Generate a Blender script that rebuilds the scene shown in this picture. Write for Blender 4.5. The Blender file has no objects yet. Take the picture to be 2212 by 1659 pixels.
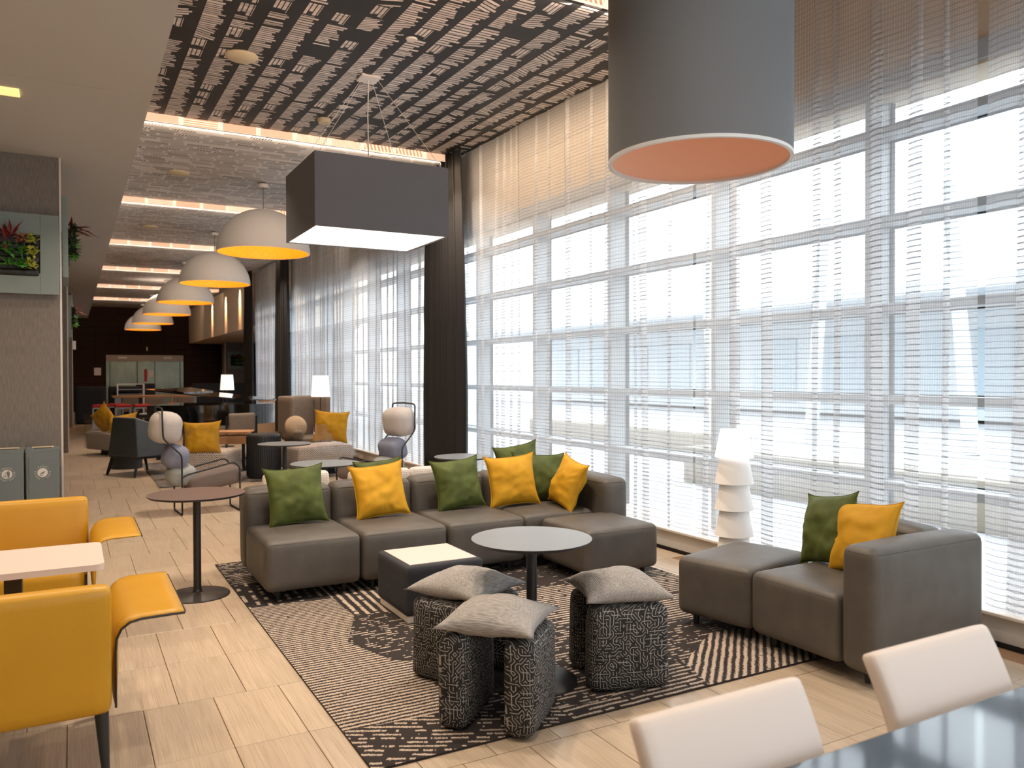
import bpy, bmesh, math, random
from mathutils import Vector, Matrix, noise
PI = math.pi
R = math.radians
SC = bpy.context.scene
COL = SC.collection
V = Vector

# ------------------------------------------------------------------ camera
cam = bpy.data.cameras.new('camera')
cam.sensor_width = 36.0
cam.lens = 36.0 * 1718.35 / 2212.0
yaw, pit, rol = 0.505909434, -0.012034415, -0.00259445
F = V((math.sin(yaw) * math.cos(pit), math.cos(yaw) * math.cos(pit), math.sin(pit)))
rr = V((math.cos(yaw), -math.sin(yaw), 0)); uu = rr.cross(F)
rr, uu = rr * math.cos(rol) + uu * math.sin(rol), uu * math.cos(rol) - rr * math.sin(rol)
co = bpy.data.objects.new('camera', cam)
co.matrix_world = Matrix(((rr.x, uu.x, -F.x, 0), (rr.y, uu.y, -F.y, 0), (rr.z, uu.z, -F.z, 1.55), (0, 0, 0, 1)))
COL.objects.link(co)
SC.camera = co
cam.dof.use_dof = True
cam.dof.focus_distance = 5.0
cam.dof.aperture_fstop = 3.2
cam.clip_end = 300

# ------------------------------------------------------------------ world, exposure
SKY = 5.4
w = bpy.data.worlds.new('overcast_sky'); SC.world = w
w.use_nodes = True
bg = w.node_tree.nodes['Background']
bg.inputs[0].default_value = (0.86, 0.93, 1.0, 1)
bg.inputs[1].default_value = SKY
SC.view_settings.view_transform = 'Standard'
SC.view_settings.look = 'None'
SC.view_settings.gamma = 1.0
SC.view_settings.use_curve_mapping = False
SC.view_settings.exposure = 0.0
cy = SC.cycles
cy.use_denoising = True
cy.max_bounces = 7; cy.diffuse_bounces = 4; cy.glossy_bounces = 3; cy.transmission_bounces = 4
cy.transparent_max_bounces = 24
cy.caustics_reflective = False; cy.caustics_refractive = False
cy.sample_clamp_indirect = 6.0

def area(name, loc, rot, sx, sy, power, col, spread=PI):
    l = bpy.data.lights.new(name, 'AREA'); l.shape = 'RECTANGLE'; l.size = sx; l.size_y = sy
    l.energy = power; l.color = col; l.spread = spread
    o = bpy.data.objects.new(name, l); o.location = loc; o.rotation_euler = rot; COL.objects.link(o)
    return o
WARM = (1.0, 0.83, 0.66)
# warm downward ceiling lamps added as fill, no fittings built
DOWN = [(1.1, 4.4), (2.2, 4.8), (3.8, 4.9), (1.0, 1.6), (3.9, .6), (3.9, 9.2), (1.2, 9.2), (3.6, 14.0), (1.2, 13.9), (3.6, 18.8), (1.2, 18.8), (2.4, 26.5)]
for k, (x, y) in enumerate(DOWN):
    area('added_ceiling_fill', (x, y, 4.37), (0, 0, 0), .16, .16, (26 if y < 3 else 36) if y < 10 else 36, WARM, R(110))
# soffit slot lights
for (x, y) in [(-.55, 4.4), (-.7, 8.1), (-1.6, 2.0), (-1.6, 6.0)]:
    area('soffit_lamp', (x, y, 3.96), (0, 0, 0), .3, .1, 28, (1, .75, .5), R(140))

# ------------------------------------------------------------------ node helpers
class Sx:
    def __init__(s, nt, v): s.nt = nt; s.v = v
    def _m(s, op, *a):
        n = s.nt.nodes.new('ShaderNodeMath'); n.operation = op
        for i, x in enumerate((s,) + a):
            x = x.v if isinstance(x, Sx) else x
            if isinstance(x, (int, float)): n.inputs[i].default_value = x
            else: s.nt.links.new(x, n.inputs[i])
        return Sx(s.nt, n.outputs[0])
    def __add__(s, o): return s._m('ADD', o)
    def __sub__(s, o): return s._m('SUBTRACT', o)
    def __mul__(s, o): return s._m('MULTIPLY', o)
    def __truediv__(s, o): return s._m('DIVIDE', o)
    def lt(s, o): return s._m('LESS_THAN', o)
    def gt(s, o): return s._m('GREATER_THAN', o)
    def mx(s, o): return s._m('MAXIMUM', o)
    def mn(s, o): return s._m('MINIMUM', o)
    def fl(s): return s._m('FLOOR')
    def fr(s): return s._m('FRACT')
    def ab(s): return s._m('ABSOLUTE')
    def sin(s): return s._m('SINE')
    def inv(s): return (s * -1) + 1

def lin(h):
    h = h.lstrip('#'); o = []
    for i in (0, 2, 4):
        c = int(h[i:i + 2], 16) / 255
        o.append(c / 12.92 if c <= .04045 else ((c + .055) / 1.055) ** 2.4)
    return (*o, 1)

class M:
    """small wrapper that builds a procedural material"""
    def __init__(s, name, col='#808080', rough=.6, **kw):
        s.m = bpy.data.materials.new(name); s.m.use_nodes = True
        s.nt = s.m.node_tree; s.b = s.nt.nodes['Principled BSDF']
        s.b.inputs['Base Color'].default_value = lin(col); s.b.inputs['Roughness'].default_value = rough
        for k, v in kw.items(): s.b.inputs[k.replace('_', ' ')].default_value = v
    def set(s, k, v): s.nt.links.new(v.v if isinstance(v, Sx) else v, s.b.inputs[k]); return s
    def pos(s):
        g = s.nt.nodes.new('ShaderNodeNewGeometry'); return s.xyz(g.outputs['Position'])
    def obj(s):
        g = s.nt.nodes.new('ShaderNodeTexCoord'); return s.xyz(g.outputs['Object'])
    def uv(s):
        g = s.nt.nodes.new('ShaderNodeTexCoord'); return s.xyz(g.outputs['UV'])
    def xyz(s, o):
        p = s.nt.nodes.new('ShaderNodeSeparateXYZ'); s.nt.links.new(o, p.inputs[0])
        return [Sx(s.nt, p.outputs[i]) for i in range(3)]
    def comb(s, x, y, z=0.0):
        c = s.nt.nodes.new('ShaderNodeCombineXYZ')
        for i, a in enumerate((x, y, z)):
            if isinstance(a, Sx): s.nt.links.new(a.v, c.inputs[i])
            else: c.inputs[i].default_value = a
        return c.outputs[0]
    def wn(s, x, y=0.0, z=0.0):
        n = s.nt.nodes.new('ShaderNodeTexWhiteNoise'); n.noise_dimensions = '3D'
        s.nt.links.new(s.comb(x, y, z), n.inputs['Vector']); return Sx(s.nt, n.outputs['Value'])
    def noise(s, x, y, z=0.0, scale=1.0, detail=3.0):
        n = s.nt.nodes.new('ShaderNodeTexNoise'); n.inputs['Scale'].default_value = scale; n.inputs['Detail'].default_value = detail
        s.nt.links.new(s.comb(x, y, z), n.inputs['Vector']); return Sx(s.nt, n.outputs['Fac'])
    def mix(s, f, a, b):
        n = s.nt.nodes.new('ShaderNodeMix'); n.data_type = 'RGBA'
        for i, x in ((0, f), (6, a), (7, b)):
            if isinstance(x, Sx): s.nt.links.new(x.v, n.inputs[i])
            elif isinstance(x, str): n.inputs[i].default_value = lin(x)
            elif isinstance(x, (int, float, tuple)): n.inputs[i].default_value = x
            else: s.nt.links.new(x, n.inputs[i])
        return n.outputs[2]
    def bump(s, h, d=.01, st=.5):
        n = s.nt.nodes.new('ShaderNodeBump'); n.inputs['Distance'].default_value = d; n.inputs['Strength'].default_value = st
        s.nt.links.new(h.v, n.inputs['Height']); s.nt.links.new(n.outputs[0], s.b.inputs['Normal']); return s
    def emit(s, col, st):
        if isinstance(col, str): s.b.inputs['Emission Color'].default_value = lin(col)
        else: s.nt.links.new(col, s.b.inputs['Emission Color'])
        s.b.inputs['Emission Strength'].default_value = st; return s

def mottled(name, col, col2, rough, sc=6, bump=0, **kw):
    m = M(name, col, rough, **kw); x, y, z = m.obj()
    n = m.noise(x, y, z, sc, 5)
    f = ((n - .3) * 2.2).mx(0).mn(1)
    m.set('Base Color', m.mix(f, col, col2))
    if bump:
        m.bump(m.noise(x, y, z, 260, 2), .002, bump)
    return m.m

MT = {}
MT['sofa'] = mottled('grey_brown_leather', '#4d4843', '#5b554e', .5, 7, .25, Specular_IOR_Level=.45)
MT['seam'] = M('dark_seam_thread', '#4b4540', .7).m
MT['yel_leather'] = mottled('mustard_leather', '#B4830F', '#BC8B16', .42, 3, .15)
MT['piping'] = M('dark_piping', '#1d1a1c', .5).m
MT['black'] = M('black_metal', '#17181a', .45).m
MT['darkmetal'] = M('dark_brown_metal', '#2b2524', .42).m
MT['plate'] = mottled('grey_laminate', '#75797C', '#7b7f82', .42, 3)
MT['plate_edge'] = M('dark_laminate_edge', '#2c2b30', .5).m
MT['brown_top'] = mottled('brown_laminate', '#5c4b47', '#62504b', .42, 3)
MT['white_lam'] = M('white_laminate', '#CDC2BA', .35).m
MT['cubetop'] = M('cream_inset_laminate', '#CBBFB8', .4).m
MT['white'] = M('white_paint', '#DDD6CF', .5).m
MT['chairwhite'] = M('white_leatherette', '#D3C7BE', .5).m
MT['chairedge'] = M('greyish_chair_edge', '#A8A294', .6).m
MT['alu'] = M('grey_window_frame', '#A4A9AC', .5, Metallic=.0).m
MT['aludark'] = M('dark_glazing_gasket', '#2b3034', .6).m
MT['sill'] = M('grey_sill_paint', '#D8D5D0', .5).m
MT['wallpaint'] = M('beige_wall_paint', '#CBBBA6', .7).m
MT['bulkhead'] = M('cream_wall_paint', '#C8B399', .75).m
MT['soffit'] = M('grey_white_soffit_paint', '#C2BFB9', .75).m
MT['grout'] = M('dark_tile_joint', '#8a6d52', .8).m
MT['taupe'] = mottled('taupe_fabric', '#7A6C5F', '#857768', .8, 20)
MT['greychair'] = mottled('dark_grey_leather', '#3E4448', '#474d51', .5, 6)
MT['wood'] = mottled('pale_oak', '#C08F62', '#AE7D52', .5, 5)
MT['darkwood'] = M('black_stained_wood', '#191413', .4).m
MT['gold'] = mottled('gold_leaf', '#D9900A', '#FFC440', .45, 90, 0)
MT['dome'] = M('white_dome_plaster', '#F0EBE7', .6).m
MT['frameGreen'] = mottled('pale_green_frame', '#7C8986', '#84918d', .5, 2)
MT['planter'] = M('dark_planter', '#1b1c1e', .5).m
MT['steel'] = M('grey_steel', '#8a8d8e', .35, Metallic=.6).m
MT['bin'] = M('grey_bin_enamel', '#6f797d', .3).m
MT['red'] = M('red_vinyl', '#B3121A', .5).m
MT['pianoblack'] = M('piano_lacquer', '#050505', .14, Coat_Weight=1.0).m
MT['darkbooth'] = M('black_booth_fabric', '#100f11', .85).m
MT['mesh'] = M('dark_woven_mesh', '#25272b', .5).m
MT['pebble_l'] = M('light_grey_wool', '#B9B1AD', .85).m
MT['pebble_b'] = M('blue_grey_wool', '#7B7F92', .85).m
MT['pebble_g'] = M('sage_grey_wool', '#979A98', .85).m
MT['pebble_s'] = M('brown_grey_wool', '#6E615B', .85).m
MT['beige'] = M('beige_fabric', '#B39A7E', .85).m
MT['concrete'] = mottled('pale_paving', '#c0c1c4', '#b4b5b9', .8, .8)
MT['darkfelt'] = mottled('charcoal_felt', '#33343A', '#2b2c31', .9, 40)

def velvet(name, c1, c2):
    m = M(name, c1, .75); x, y, z = m.obj()
    n = m.noise(x, y, z, 9, 4)
    m.set('Base Color', m.mix(((n - .35) * 2.5).mx(0).mn(1), c1, c2))
    m.b.inputs['Sheen Weight'].default_value = .55; m.b.inputs['Sheen Roughness'].default_value = .4
    m.b.inputs['Sheen Tint'].default_value = lin(c2)
    m.bump(m.noise(x, y, z, 300, 2), .001, .3)
    return m.m
MT['vy'] = velvet('mustard_velvet', '#BC8A08', '#CC9A10')
MT['vg'] = velvet('olive_green_velvet', '#3f4a14', '#566126')

# floor tile material: streaks along the room, tone per tile
m = M('wood_grain_tile', '#CBB092', .33, Specular_IOR_Level=.5); x, y, z = m.pos()
oi = m.nt.nodes.new('ShaderNodeObjectInfo'); rnd = Sx(m.nt, oi.outputs['Random'])
s1 = m.noise(x, y * .018, rnd * 9, 210, 3); s2 = m.noise(x, y * .04, rnd * 5, 28, 2)
f = ((s1 - .5) * 2.0 + (s2 - .5) * .6 + .5 + (rnd - .5) * .22).mx(0).mn(1)
m.set('Base Color', m.mix(f, '#9F8E7A', '#C1AF99'))
m.set('Roughness', s1 * .15 + .27)
MT['tile'] = m.m

# dark ceiling print: rows of pale books on black shelves
m = M('book_print_ceiling', '#202020', .6); x, y, z = m.pos()
row = (x / .232).fl(); u = (x / .232).fr()
yy = y + m.wn(row, 3.0) * 5
g = (yy / .26).fl(); gy = (yy / .26).fr(); gr = m.wn(row, g, 1.0)
shear = ((gr.gt(.62)) * (gr.lt(.74)) * .09) - ((gr.gt(.74)) * (gr.lt(.82)) * .10)
bb = (yy + shear * u) / (m.wn(row, g, 7.0) * .020 + .034)
bid = bb.fl(); bf = bb.fr()
h = m.wn(row, bid, g * 1.7) * .36 + .46
stk = gr.lt(.20)
up = u.lt(h) * bf.gt(.30) * u.gt(.05) * (m.wn(row, bid, g * 2.3)).gt(.07)
uv2 = u * 6.2
st_ = uv2.fr().gt(.25) * u.lt(.55) * gy.gt(.08) * gy.lt(m.wn(row, g, uv2.fl()) * .3 + .65) * u.gt(.06)
mask = up * stk.inv() + st_ * stk
mask = mask * gr.lt(.965)
tone = m.wn(bid, row, 4.0) * .5 + .5
c = m.mix(tone, '#857873', '#EADFD8')
seam = ((y / .61).fr().gt(.012) * (x / .464).fr().gt(.012)) * .6 + .4
base = m.mix(m.noise(x, y, 0.0, 2, 4), '#181718', '#302e2f')
cc = m.mix(mask, base, c)
m.set('Base Color', m.mix(seam, '#0c0c0c', cc))
MT['book'] = m.m

# light ceiling print: patchwork of hatched grey blocks
def hatch(m, x, y):
    row = (y / .105).fl(); v = (y / .105).fr()
    x2 = x + m.wn(row, 1.0) * 3
    L = .30
    cl = (x2 / L).fl(); u = (x2 / L).fr(); r1 = m.wn(row, cl, 2.0); r2 = m.wn(row, cl, 5.0)
    bars = ((x2 + v * .012) / (.014 + .0)).fr().gt(.5)
    wide = ((x2 + v * .02) / .034).fr().gt(.45) * v.gt(.25)
    hor = (v * 4.0).fr().gt(.45)
    k1 = r1.lt(.3); k2 = r1.gt(.3) * r1.lt(.48); k3 = r1.gt(.48) * r1.lt(.66)
    ink = bars * k1 * .75 + wide * k2 + hor * k3 * .6 + r1.gt(.8) * .55
    dark = r2.gt(.78) * k2
    half = u.gt(.12) * v.gt(.1)
    return (ink * half * (r2 * .5 + .7)).mn(1), dark * wide * half
m = M('city_print_ceiling', '#C0BAB5', .6); x, y, z = m.pos()
ink, dk = hatch(m, x, y)
c = m.mix(ink, '#E2DEDB', '#6e6866'); m.set('Base Color', m.mix(dk, c, '#121010'))
MT['city'] = m.m
m = M('glow_city_print', '#E8D0BC', .5); x, y, z = m.pos()
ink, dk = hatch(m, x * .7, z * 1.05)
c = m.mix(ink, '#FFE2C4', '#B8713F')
m.set('Base Color', c); m.emit(c, 1.1)  # emission stands for the LED slot washing the riser, no light box
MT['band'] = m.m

# rug: stripe directions come from UVs, density from a face attribute
m = M('striped_rug', '#2b2422', .95); u, v, z = m.uv()
at = m.nt.nodes.new('ShaderNodeAttribute'); at.attribute_name = 'dens'; dens = Sx(m.nt, at.outputs['Fac'])
at2 = m.nt.nodes.new('ShaderNodeAttribute'); at2.attribute_name = 'pitch'; pt = Sx(m.nt, at2.outputs['Fac'])
wob = (m.noise(u, v, 0.0, 9, 3) - .5) * .016 + (m.noise(u, v, 0.0, 150, 3) - .5) * .030
q = (v + wob) / pt
idn = q.fl()
on = q.fr().lt((m.noise(u, v, 2.0, 45, 2) - .5) * .30 + dens * .55 + .09)
dash = m.noise(u * 15 + m.wn(idn) * 90, idn * 7.3, 0.0, 1.0, 3.0).lt(dens)
k = on * dash
c = m.mix(k, '#1d1716', '#C9B7A6')
m.set('Base Color', m.mix(m.noise(u, v, 0.0, 500, 1) * .45, c, '#3a302c'))
m.bump(m.noise(u, v, 0.0, 400, 2), .004, .6)
MT['rug'] = m.m
m = M('tweed_rug', '#3a302c', .95); x, y, z = m.obj()
n1 = m.noise(x * 3, y * 40, 0.0, 1.4, 3); n2 = m.noise(x, y, 0.0, 1.6, 2)
m.set('Base Color', m.mix(n1.gt(.52), m.mix(n2.gt(.5), '#2a2523', '#3b4048'), '#8f8378'))
MT['rug2'] = m.m

# maze print of the stool slabs
m = M('maze_print_fabric', '#1c1b1c', .8); x, y, z = m.obj()
a = (x + y * 1.0) / .0175; b = z / .0175
ci = a.fl(); ri = b.fl(); fx = a.fr(); fy = b.fr(); r_ = m.wn(ci, ri, 1.0)
T = .11
l0 = (fy - .5).ab().lt(T) * r_.lt(.3)
l1 = (fx - .5).ab().lt(T) * (r_.gt(.18) * r_.lt(.58))
l2 = ((fx + fy - .5).ab().lt(T * 1.3) + (fx + fy - 1.5).ab().lt(T * 1.3)).mn(1) * (r_.gt(.58) * r_.lt(.76))
l3 = ((fx - fy - .5).ab().lt(T * 1.3) + (fx - fy + .5).ab().lt(T * 1.3)).mn(1) * r_.gt(.76) * r_.lt(.93)
mz = (l0 + l1 + l2 + l3).mn(1)
m.set('Base Color', m.mix(mz, '#161516', '#8E8A86'))
MT['maze'] = m.m
# linen
m = M('grey_linen', '#8E8984', .9); x, y, z = m.obj()
n = m.noise(x * .10, y, z, 230, 3); n2 = m.noise(x, y, z, 2.2, 2)
m.set('Base Color', m.mix(((n - .35) * 2.6).mx(0).mn(1), m.mix(n2, '#77726e', '#7d7c7b'), '#A9A49F'))
m.bump((y * 900).sin() * .5 + n, .002, .35)
MT['linen'] = m.m
# herringbone
m = M('herringbone_fabric', '#b9aaa0', .85); x, y, z = m.obj()
s = x + y
tri = ((s / .078).fr() - .5).ab() * .078
k = ((z + tri * 1.3) / .031).fr().lt(.45)
m.set('Base Color', m.mix(k, '#EBE0D6', '#41342f'))
MT['herring'] = m.m
m = M('white_woven_fabric', '#E0D6CC', .85); x, y, z = m.obj()
k = ((x + y) / .016).fr().lt(.35) * (z / .016).fr().lt(.4)
m.set('Base Color', m.mix(k, '#E3D9CF', '#8b7f76'))
MT['weave'] = m.m
# dark wood wall
m = M('dark_walnut_panelling', '#1c100b', .75, Specular_IOR_Level=.15); x, y, z = m.pos()
n = m.noise(x * .1, z, 0.0, 30, 3); lines = (z / .3).fr().gt(.03) * ((x / .9).fr().gt(.01))
m.set('Base Color', m.mix(lines, '#0c0705', m.mix(n, '#2b1a12', '#3a251b')))
MT['walnut'] = m.m
# brushed steel of the lift doors
m = M('brushed_steel', '#8f948a', .35, Metallic=.55); x, y, z = m.pos()
m.set('Base Color', m.mix(m.noise(x, z * .4, 0.0, 3, 3), '#666d60', '#98a08c')); MT['lift'] = m.m
MT['liftwarm'] = M('warm_steel_header', '#86745f', .4, Metallic=.4).m
# wall covering of the pier
m = M('woven_grey_wallcovering', '#8A837C', .85); x, y, z = m.pos()
n = m.noise(x, y, z * .08, 120, 3)
m.set('Base Color', m.mix(((n - .3) * 2).mx(0).mn(1), '#6F6964', '#8C857E')); m.bump(n, .002, .3)
MT['pier'] = m.m
# velvet drape
m = M('dark_velour_drape', '#241d20', .7); x, y, z = m.pos()
m.set('Base Color', m.mix(m.noise(x, y, z * .3, 60, 3), '#0e0b0c', '#1d1718'))
m.b.inputs['Sheen Weight'].default_value = .12
MT['drape'] = m.m

def shade_of(name, col, glow, inner=None):
    m = M(name, col, .7); 
    if glow: m.emit(glow[0], glow[1])
    return m.m
MT['boxshade'] = mottled('charcoal_lampshade', '#6b6b70', '#6f6f73', .8, 3)
MT['boxglow'] = shade_of('lit_diffuser', '#FFFFFF', ('#FFF4EA', 1.35))
MT['drumshade'] = M('grey_lampshade', '#6b6e71', .75).m
MT['drumrim'] = M('white_shade_rim', '#D8DADB', .5).m
MT['drumin'] = shade_of('copper_shade_lining', '#D0A68E', ('#CC9474', .27))
MT['shadeglow'] = shade_of('lit_white_shade', '#FFFFFF', ('#FFF6EE', .85))
MT['shadewhite'] = shade_of('white_shade', '#FAF9F8', None)
MT['lampglow'] = shade_of('glowing_fitting', '#FFE2A0', ('#FFD98A', 1.1))
MT['speaker'] = M('cream_speaker_grille', '#D9C9A8', .6).m

# sheer curtain: woven lines, see-through
def sheer(name, a0):
    m = bpy.data.materials.new(name); m.use_nodes = True; nt = m.node_tree
    w_ = M.__new__(M); w_.m = m; w_.nt = nt; w_.b = nt.nodes['Principled BSDF']
    x, y, z = w_.pos(); u, v, _ = w_.uv()
    wv = (w_.noise(u, v, 0.0, 3, 2) - .5) * .05
    ln = ((z + wv * .25) / .036).fr()
    line = ln.lt(w_.wn(((z + wv * .25) / .036).fl()) * .14 + .10)
    ln2 = ((z + wv * .25) / .012).fr().lt(.4)
    vl = (u / .012).fr().lt(.16)
    alpha = (line * .32 + ln2 * .07 + vl * .16 + a0).mn(.92)
    tr = nt.nodes.new('ShaderNodeBsdfTransparent')
    d = nt.nodes.new('ShaderNodeBsdfDiffuse'); tl = nt.nodes.new('ShaderNodeBsdfTranslucent')
    c = w_.mix(line, '#F2F3F5', '#aaacb2')
    nt.links.new(c, d.inputs[0]); nt.links.new(c, tl.inputs[0])
    ms = nt.nodes.new('ShaderNodeMixShader'); ms.inputs[0].default_value = .5
    nt.links.new(d.outputs[0], ms.inputs[1]); nt.links.new(tl.outputs[0], ms.inputs[2])
    m2 = nt.nodes.new('ShaderNodeMixShader'); nt.links.new(alpha.v, m2.inputs[0])
    nt.links.new(tr.outputs[0], m2.inputs[1]); nt.links.new(ms.outputs[0], m2.inputs[2])
    nt.links.new(m2.outputs[0], nt.nodes['Material Output'].inputs[0]); return m
MT['sheer'] = sheer('white_sheer_voile', .34); MT['sheer2'] = sheer('fuller_white_sheer_voile', .66)
def clear(name, tint, gl, col):
    m = bpy.data.materials.new(name); m.use_nodes = True; nt = m.node_tree
    tr = nt.nodes.new('ShaderNodeBsdfTransparent'); tr.inputs[0].default_value = tint
    g = nt.nodes.new('ShaderNodeBsdfGlossy'); g.inputs['Roughness'].default_value = .03; g.inputs[0].default_value = col
    fr = nt.nodes.new('ShaderNodeLayerWeight'); fr.inputs[0].default_value = gl
    ms = nt.nodes.new('ShaderNodeMixShader'); fa = Sx(nt, fr.outputs['Facing']); fac = fa * fa * fa * fa * .4 + gl * .3; nt.links.new(fac.v, ms.inputs[0])
    nt.links.new(tr.outputs[0], ms.inputs[1]); nt.links.new(g.outputs[0], ms.inputs[2])
    nt.links.new(ms.outputs[0], nt.nodes['Material Output'].inputs[0]); return m
MT['glass'] = clear('window_glass', (.97, .985, .98, 1), .08, (1, 1, 1, 1))
MT['acrylic'] = clear('clear_acrylic', (.97, .965, .96, 1), .16, (1, 1, 1, 1))
# table glass top
MT['glosstop'] = M('blue_grey_gloss_top', '#33404c', .07, Specular_IOR_Level=.85).m

# ------------------------------------------------------------------ mesh helpers
class MB:
    def __init__(s): s.b = bmesh.new()
    def _mv(s, vs, mat): bmesh.ops.transform(s.b, matrix=mat, verts=vs); return s
    def box(s, c, d, bev=0, rz=0, seg=2):
        t = bmesh.new(); bmesh.ops.create_cube(t, size=1)
        bmesh.ops.scale(t, vec=d, verts=t.verts)
        if bev: bmesh.ops.bevel(t, geom=t.edges[:], offset=bev, segments=seg, affect='EDGES', profile=.5)
        bmesh.ops.transform(t, matrix=Matrix.Translation(c) @ Matrix.Rotation(rz, 4, 'Z'), verts=t.verts)
        return s.add(t)
    def add(s, t):
        me = bpy.data.meshes.new('t'); t.to_mesh(me); t.free(); s.b.from_mesh(me); bpy.data.meshes.remove(me); return s
    def cyl(s, p0, p1, r0, r1=None, n=20, cap=True):
        p0 = V(p0); p1 = V(p1); d = p1 - p0; r1 = r0 if r1 is None else r1
        t = bmesh.new(); bmesh.ops.create_cone(t, cap_ends=cap, segments=n, radius1=r0, radius2=r1, depth=d.length)
        q = d.to_track_quat('Z', 'Y').to_matrix().to_4x4()
        bmesh.ops.transform(t, matrix=Matrix.Translation((p0 + p1) / 2) @ q, verts=t.verts); return s.add(t)
    def lathe(s, prof, c=(0, 0, 0), n=40, close=False):
        c = V(c); rings = []
        for r, z in prof:
            rings.append([s.b.verts.new(c + V((r * math.cos(2 * PI * i / n), r * math.sin(2 * PI * i / n), z))) for i in range(n)] if r > 1e-5 else [s.b.verts.new(c + V((0, 0, z)))])
        for a, b_ in zip(rings, rings[1:]):
            for i in range(n):
                j = (i + 1) % n
                if len(a) == 1 and len(b_) > 1: s.b.faces.new((a[0], b_[i], b_[j]))
                elif len(b_) == 1 and len(a) > 1: s.b.faces.new((a[i], b_[0], a[j]))
                elif len(a) > 1: s.b.faces.new((a[i], b_[i], b_[j], a[j]))
        return s
    def tube(s, pts, r, n=8, closed=False):
        pts = [V(p) for p in pts]; N = len(pts); rings = []; up = V((0, 0, 1)); prev = None
        for i, p in enumerate(pts):
            a = pts[(i - 1) % N] if (closed or i > 0) else p; b_ = pts[(i + 1) % N] if (closed or i < N - 1) else p
            d = (b_ - a).normalized()
            if prev is None:
                sd = d.cross(up if abs(d.z) < .9 else V((1, 0, 0))).normalized()
            else:
                sd = (prev - d * prev.dot(d)).normalized()
            prev = sd; t2 = d.cross(sd)
            rings.append([s.b.verts.new(p + sd * (r * math.cos(2 * PI * k / n)) + t2 * (r * math.sin(2 * PI * k / n))) for k in range(n)])
        for i in range(N if closed else N - 1):
            a = rings[i]; b_ = rings[(i + 1) % N]
            for k in range(n): s.b.faces.new((a[k], a[(k + 1) % n], b_[(k + 1) % n], b_[k]))
        if not closed: s.b.faces.new(rings[0][::-1]); s.b.faces.new(rings[-1])
        return s
    def prism(s, poly, z0, z1, bev=0):
        a = [s.b.verts.new((x, y, z0)) for x, y in poly]; b_ = [s.b.verts.new((x, y, z1)) for x, y in poly]
        s.b.faces.new(a[::-1]); s.b.faces.new(b_); n = len(poly)
        for i in range(n): s.b.faces.new((a[i], a[(i + 1) % n], b_[(i + 1) % n], b_[i]))
        return s
    def rblock(s, c, d, r, n=12, puff=(0, 0, 0), rz=0):
        """soft upholstered block: rounded box, sides bulging by puff"""
        t = bmesh.new(); bmesh.ops.create_cube(t, size=2)
        bmesh.ops.subdivide_edges(t, edges=t.edges[:], cuts=n, use_grid_fill=True)
        hx, hy, hz = d[0] / 2, d[1] / 2, d[2] / 2
        def warp(a, h):   # denser near the rims
            k = (h - r) / h
            a2 = abs(a); a2 = a2 * 1.0
            sgn = 1 if a >= 0 else -1
            return sgn * (k * h * (a2 / .7) if a2 < .7 else (h - r) + r * ((a2 - .7) / .3))
        for v in t.verts:
            p = V((warp(v.co.x, hx), warp(v.co.y, hy), warp(v.co.z, hz)))
            q = V((max(-hx + r, min(hx - r, p.x)), max(-hy + r, min(hy - r, p.y)), max(-hz + r, min(hz - r, p.z))))
            dd = p - q
            if dd.length > 1e-6:
                mxc = max(abs(dd.x), abs(dd.y), abs(dd.z)); dd = dd.normalized() * mxc
            o = q + dd
            ux, uy, uz = o.x / hx, o.y / hy, o.z / hz
            f = lambda e, g: max(0, (1 - e * e)) * max(0, (1 - g * g))
            o.z += puff[2] * f(ux, uy) * (1 if uz > 0 else 0)
            o.x += puff[0] * f(uy, uz) * (1 if ux > 0 else -1) * abs(ux)
            o.y += puff[1] * f(ux, uz) * (1 if uy > 0 else -1) * abs(uy)
            v.co = o
        bmesh.ops.transform(t, matrix=Matrix.Translation(c) @ Matrix.Rotation(rz, 4, 'Z'), verts=t.verts)
        return s.add(t)
    def xf(s, mat): bmesh.ops.transform(s.b, matrix=mat, verts=s.b.verts); return s
    def build(s, name, mat, parent=None, smooth=True, loc=(0, 0, 0), rot=(0, 0, 0), ang=40, **pr):
        bmesh.ops.recalc_face_normals(s.b, faces=s.b.faces)
        me = bpy.data.meshes.new(name); s.b.to_mesh(me); s.b.free()
        me.materials.append(MT[mat] if isinstance(mat, str) else mat)
        if smooth:
            me.polygons.foreach_set('use_smooth', [True] * len(me.polygons))
            try: me.set_sharp_from_angle(angle=R(ang))
            except Exception: pass
        o = bpy.data.objects.new(name, me); COL.objects.link(o); o.location = loc; o.rotation_euler = rot
        if parent: o.parent = parent
        for k, v_ in pr.items(): o[k] = v_
        return o

def rrect(w, h, r, n=5, z=0, c=(0, 0)):
    o = []
    for (sx, sy, a0) in ((1, 1, 0), (-1, 1, 90), (-1, -1, 180), (1, -1, 270)):
        for i in range(n + 1):
            a = R(a0 + 90 * i / n)
            o.append(V((c[0] + sx * (w / 2 - r) + r * math.cos(a), c[1] + sy * (h / 2 - r) + r * math.sin(a), z)))
    return o
def arc(pts, r=.04, n=4):
    """round the inner corners of a polyline"""
    pts = [V(p) for p in pts]; o = [pts[0]]
    for i in range(1, len(pts) - 1):
        a, p, b_ = pts[i - 1], pts[i], pts[i + 1]
        da = (a - p).normalized(); db = (b_ - p).normalized(); k = min(r, (a - p).length * .45, (b_ - p).length * .45)
        s0 = p + da * k; s1 = p + db * k
        for j in range(n + 1):
            t = j / n; o.append(s0 * (1 - t) ** 2 + p * 2 * t * (1 - t) + s1 * t * t)
    return o + [pts[-1]]
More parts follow.
